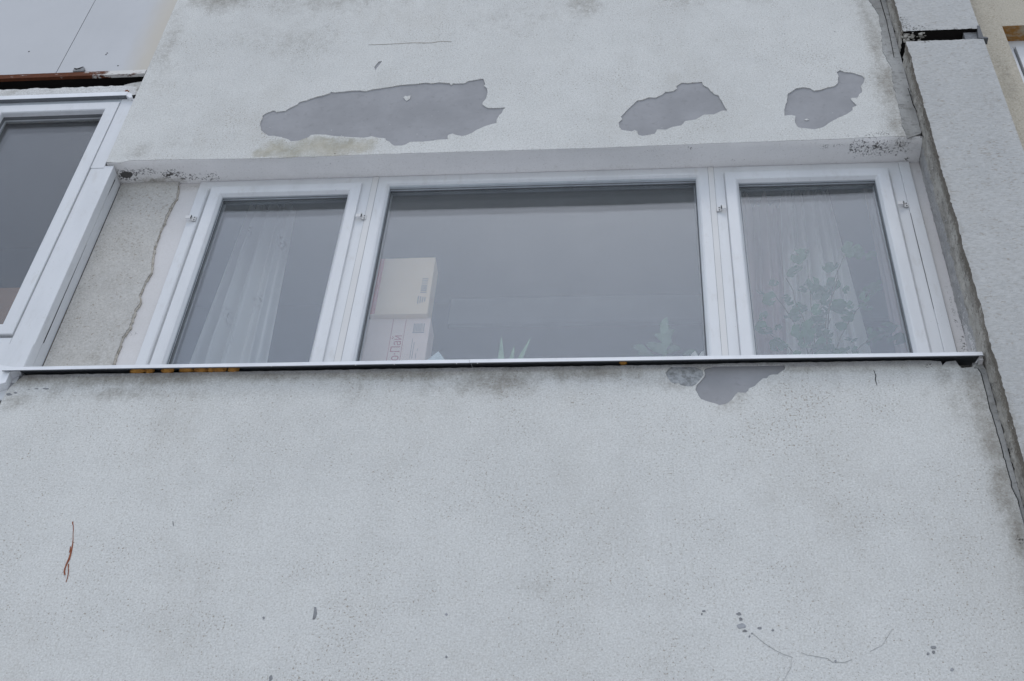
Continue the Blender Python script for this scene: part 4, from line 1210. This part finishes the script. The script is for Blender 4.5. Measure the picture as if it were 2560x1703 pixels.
# curtains
def curtain(name, label, xa0, xa1, xb0, xb1, y, z0, z1, folds, amp, mat, seed, sharp=1.0, lean=None):
    """gathered at the top, opening towards the bottom"""
    t = thing(name, label, 'curtain')

    def pt(u, v):
        a = xb0 + (xa0 - xb0) * v
        b = xb1 + (xa1 - xb1) * v
        uu = u + 0.05 * N(u * 5, v * 1.3, seed)
        x = a + (b - a) * u
        ph = 2 * math.pi * folds * uu + seed
        yy = y + amp * (2.0 * abs(math.sin(ph / 2)) ** 0.7 - 1.2 + 0.30 * math.sin(2.3 * ph + 1.0)) * (1.15 - 0.3 * v)
        return (x, yy, z0 + v * (z1 - z0))

    sheet('curtain_cloth', pt, 110, 24, mat, t, True)
    MB().tube([(min(xa0, xb0), y, z1 + .012), (max(xa1, xb1), y, z1 + .012)], .009, 8).build('curtain_rail', M['cornice'], t)
    return t


curtain('net_curtain', 'white net curtain with flower sprigs behind the left sash', -1.965, -1.74, -2.06, -1.63, .50, 4.6, 6.76, 3.4, .055, M['sheer'], .6)
curtain('drape', 'dusty pink drape in deep folds at the left edge of the right sash', .44, .70, .34, .63, .56, 4.6, 6.76, 2.6, .07, M['pink'], 1.3)
curtain('net_curtain', 'white net curtain in narrow folds behind the ivy plant', .69, .915, .56, .985, .50, 4.6, 6.76, 4.6, .06, M['sheer2'], 2.2)
curtain('drape', 'narrow strip of pink drape at the right edge of the right sash', 1.085, 1.14, 1.065, 1.14, .50, 4.6, 6.76, 1.0, .012, M['pink'], .2)

# cardboard boxes
def text_mesh(name, body, size, mat, parent, label=None):
    cu = bpy.data.curves.new(name, 'FONT')
    cu.body = body
    cu.size = size
    cu.extrude = .0004
    tmp = bpy.data.objects.new(name + '_tmp', cu)
    C.objects.link(tmp)
    dg = bpy.context.evaluated_depsgraph_get()
    me = bpy.data.meshes.new_from_object(tmp.evaluated_get(dg))
    bpy.data.objects.remove(tmp)
    bpy.data.curves.remove(cu)
    me.name = name
    me.materials.clear()
    me.materials.append(mat)
    o = bpy.data.objects.new(name, me)
    C.objects.link(o)
    o.parent = parent
    return o


b1 = thing('cardboard_box', 'upper cardboard box with a red tape edge behind the middle pane', 'box', 'cardboard boxes stacked on the window board')
UZ0, UZ1 = 5.750, 6.121
bx = MB().box(-1.188, -.931, .335, .43, UZ0, UZ1).build('carton', M['carton'], b1)
bevel(bx, .003)
MB().box(-1.1885, -1.166, .3335, .3345, UZ0 + .004, UZ1 - .002).build('tape', M['tape'], b1)
MB().box(-1.187, -1.062, .336, .43, UZ1, UZ1 + .0022).build('flap', M['carton'], b1)
MB().box(-1.058, -.932, .336, .43, UZ1, UZ1 + .004).build('flap', M['carton'], b1)
bc = MB()
for k in range(9):
    wz = .004 + .004 * random.random()
    bc.box(-.976, -.950, .3340, .3348, 5.885 + k * .0115, 5.885 + k * .0115 + wz)
bc.build('barcode', M['print_grey'], b1)
pr = MB()
for k in range(4):
    pr.box(-.984 + k * .010, -.979 + k * .010, .3340, .3348, 5.815 + .004 * k, 5.865 - .003 * k)
pr.build('printed_lines', M['print_grey'], b1)

b2 = thing('cardboard_box', 'lower cardboard box lettered in red behind the middle pane', 'box', 'cardboard boxes stacked on the window board')
LZ0, LZ1 = 5.141, 5.7485
bx = MB().box(-1.225, -.917, .360, .47, LZ0, LZ1).build('carton', M['carton_pink'], b2)
bevel(bx, .003)
MB().box(-1.224, -1.146, .3585, .3595, 5.2, LZ1 - .003).build('flap', M['carton_pink'], b2)
for x in (-1.083, -1.026):
    MB().box(x - .0011, x + .0011, .3588, .3596, 5.16, LZ1 - .004).build('printed_line', M['print_red'], b2)
tx = text_mesh('lettering', 'о·Пай', .058, M['print_red'], b2)
tx.matrix_local = Matrix.Translation((-1.033, .3594, 5.487)) @ Matrix(((0, -1, 0), (0, 0, -1), (1, 0, 0))).to_4x4()
bc = MB()
for k in range(8):
    x = -.988 + k * .0062
    bc.box(x, x + .0025 + .002 * random.random(), .3588, .3596, 5.664, 5.714)
bc.box(-.990, -.938, .3588, .3596, 5.655, 5.661)
bc.build('barcode', M['print_grey'], b2)
pr = MB()
for x, z0, z1 in ((-.984, 5.50, 5.62), (-.975, 5.50, 5.60), (-.960, 5.50, 5.53), (-.957, 5.545, 5.56)):
    MB().box(x - .0012, x + .0012, .3588, .3596, z0, z1).build('printed_line', M['print_grey'], b2)

# paper cone and folded cloth on the board
pc = thing('paper_bag', 'pale blue paper bag corner peeping over the sill beside the boxes', 'bag')
mb = MB()
mb.v = [(-.89, .29, 5.141), (-.815, .29, 5.141), (-.80, .36, 5.141), (-.88, .36, 5.141), (-.905, .285, 5.40), (-.805, .285, 5.40), (-.80, .345, 5.40), (-.90, .345, 5.40), (-.851, .30, 5.482), (-.846, .335, 5.480)]
mb.f = [(0, 1, 5, 4), (1, 2, 6, 5), (2, 3, 7, 6), (3, 0, 4, 7), (4, 5, 8), (6, 7, 9), (5, 6, 9, 8), (7, 4, 8, 9), (3, 2, 1, 0)]
mb.build('paper', M['paper'], pc)

ck = thing('folded_cloth', 'crumpled white cloth in the lower right corner of the middle pane', 'cloth')
mb = lump(.265, .32, 5.30, .075, .05, .165, 2.2)
mb.build('cloth', M['sheer'], ck, True)
mb = lump(.215, .30, 5.28, .05, .04, .150, 5.2)
mb.build('cloth', M['sheer'], ck, True)

# plants
def pot(parent, x, y, r, h, mat=None):
    mb = MB()
    mb.tube([(x, y, 5.141), (x, y, 5.141 + h * .85)], r * .72, 16, r)
    mb.tube([(x, y, 5.141 + h * .85), (x, y, 5.141 + h)], r * 1.08, 16, r * 1.08)
    mb.build('pot', mat or M['pot'], parent)


def leaf_mesh(name, kind):
    mb = MB()
    if kind == 'round':      # lobed pelargonium leaf
        n = 15
        mb.v.append((0, 0, 0))
        for k in range(n):
            a = math.radians(20) + math.radians(320) * k / (n - 1) - math.pi / 2 - math.radians(160) + math.pi
            r = .5 * (1 + .10 * math.cos(a * 5))
            mb.v.append((r * math.sin(a), r * math.cos(a) + .1, .10 * math.cos(a * 3) * r + .05))
        mb.f = [(0, k + 1, k + 2) for k in range(n - 1)]
    else:                    # pointed oval
        n = 7
        for k in range(n):
            t = k / (n - 1)
            wd = .30 * math.sin(math.pi * min(1, t * .97 + .03)) ** .8
            zc = .16 * math.sin(t * 2.4)
            mb.v += [(-wd, t, zc + wd * .35), (0, t, zc), (wd, t, zc + wd * .35)]
        for k in range(n - 1):
            a = 3 * k
            mb.f += [(a, a + 1, a + 4, a + 3), (a + 1, a + 2, a + 5, a + 4)]
    me = bpy.data.meshes.new(name)
    me.from_pydata(mb.v, [], mb.f)
    me.polygons.foreach_set('use_smooth', [True] * len(me.polygons))
    return me


LM = {}
for kind in ('round', 'oval'):
    for mt in ('leaf_dark', 'leaf_pale'):
        me = leaf_mesh('leaf', kind)
        me.materials.append(M[mt])
        LM[kind, mt] = me


def leaf(parent, kind, mt, p, size, yaw, tilt, roll=0.0):
    o = bpy.data.objects.new('leaf', LM[kind, mt])
    C.objects.link(o)
    o.parent = parent
    o.matrix_local = Matrix.Translation(p) @ Matrix.Rotation(yaw, 4, 'Z') @ Matrix.Rotation(tilt, 4, 'X') @ Matrix.Rotation(roll, 4, 'Y') @ Matrix.Scale(size, 4)
    return o


iv = thing('potted_plant', 'tall bushy green plant with rounded leaves in front of the net curtain', 'plant', 'houseplants on the window board')
pot(iv, .72, .36, .09, .16)
stems = []
rs = random.Random(5)
mbs = MB()
for (tx_, tz, bx_) in ((.74, 6.09, .72), (.58, 5.86, .70), (.86, 5.98, .74), (.95, 5.78, .76), (.64, 5.96, .71), (.90, 6.08, .75), (1.02, 5.62, .78), (.54, 5.62, .69), (.80, 5.70, .74)):
    pts_ = [(bx_ + (tx_ - bx_) * t * t + .012 * N(t * 6, tx_ * 9), .36 + .04 * N(t * 3, tx_ * 5), 5.29 + (tz - 5.29) * t) for t in [k / 8 for k in range(9)]]
    mbs.tube(pts_, .004, 5, .002)
    stems.append(pts_)
mbs.build('stem', M['stem'], iv)
for s_ in stems:
    for k in range(2, 9):
        for rep in range(2):
            if rs.random() < .12:
                continue
            p = Vector(s_[k]) + Vector((rs.uniform(-.06, .06), rs.uniform(-.05, .03), rs.uniform(-.03, .035)))
            leaf(iv, 'round', 'leaf_dark' if rs.random() < .88 else 'leaf_pale', p, rs.uniform(.036, .07), rs.uniform(0, 6.28), rs.uniform(-.5, .5) + .3, rs.uniform(-.5, .5))
# outliers on thin shoots, as in the photo
for x, z, sz in ((.93, 6.115, .07), (.97, 6.09, .06), (1.01, 6.07, .055), (.985, 5.86, .075), (1.02, 5.87, .05), (.55, 5.80, .065), (.515, 5.70, .05), (1.03, 5.62, .08), (1.05, 5.55, .09), (.50, 5.63, .055)):
    leaf(iv, 'round', 'leaf_dark', (x, .34, z), sz, rs.uniform(0, 6.28), rs.uniform(0, .6), rs.uniform(-.4, .4))

lp = thing('potted_plant', 'small plant with pale oval leaves near the right end of the middle pane', 'plant', 'houseplants on the window board')
pot(lp, .10, .30, .06, .12)
MB().tube([(.10, .30, 5.25), (.095, .30, 5.40), (.10, .30, 5.56)], .004, 6, .003).build('stem', M['stem'], lp)
for k in range(13):
    t = k / 12
    leaf(lp, 'oval', 'leaf_pale', (.10, .30, 5.42 + .17 * t), .075 - .015 * t, k * 2.4, .15 + .95 * t)
for x, z, yw in ((.02, 5.43, 1.2), (.05, 5.44, 2.0), (.14, 5.43, -1.1), (.00, 5.44, 1.7)):
    leaf(lp, 'oval', 'leaf_pale', (x + .03, .29, z), .075, yw, .25)

al = thing('potted_plant', 'plant with spiky upright blades beside the paper bag and boxes', 'plant', 'houseplants on the window board')
pot(al, -.56, .30, .07, .13)


def blade(x0, x1, z1, y1, w0):
    mb = MB()
    n = 8
    for k in range(n + 1):
        t = k / n
        c_ = Vector((x0 + (x1 - x0) * t, .30 + (y1 - .30) * t, 5.26 + (z1 - 5.26) * t))
        ww = w0 * (1 - t) ** .7
        mb.v += [(c_.x - ww, c_.y + ww * .4, c_.z), (c_.x, c_.y - .004 * (1 - t), c_.z), (c_.x + ww, c_.y + ww * .4, c_.z)]
    for k in range(n):
        a = 3 * k
        mb.f += [(a, a + 1, a + 4, a + 3), (a + 1, a + 2, a + 5, a + 4)]
    return mb


for x0, x1, z1, y1, w0 in ((-.575, -.588, 5.555, .29, .024), (-.56, -.462, 5.550, .29, .020), (-.56, -.53, 5.50, .29, .022), (-.57, -.66, 5.42, .30, .016), (-.55, -.47, 5.42, .34, .015)):
    blade(x0, x1, z1, y1, w0).build('leaf', M['leaf_pale'], al, True)

cb = thing('cupboard', 'brown wooden cupboard behind the glass of the left balcony window', 'cupboard')
MB().box(-4.0, -2.80, .50, .95, 4.301, 6.16).build('carcass', M['cupboard'], cb)
for x0, x1 in ((-3.99, -3.42), (-3.41, -2.81)):
    d = MB().box(x0, x1, .482, .499, 4.36, 6.14).build('door', M['cupboard'], cb)
    bevel(d, .004)
    MB().tube([(x1 - .05, .47, 5.3), (x1 - .05, .47, 5.42)], .006, 8).build('handle', M['spacer'], d)
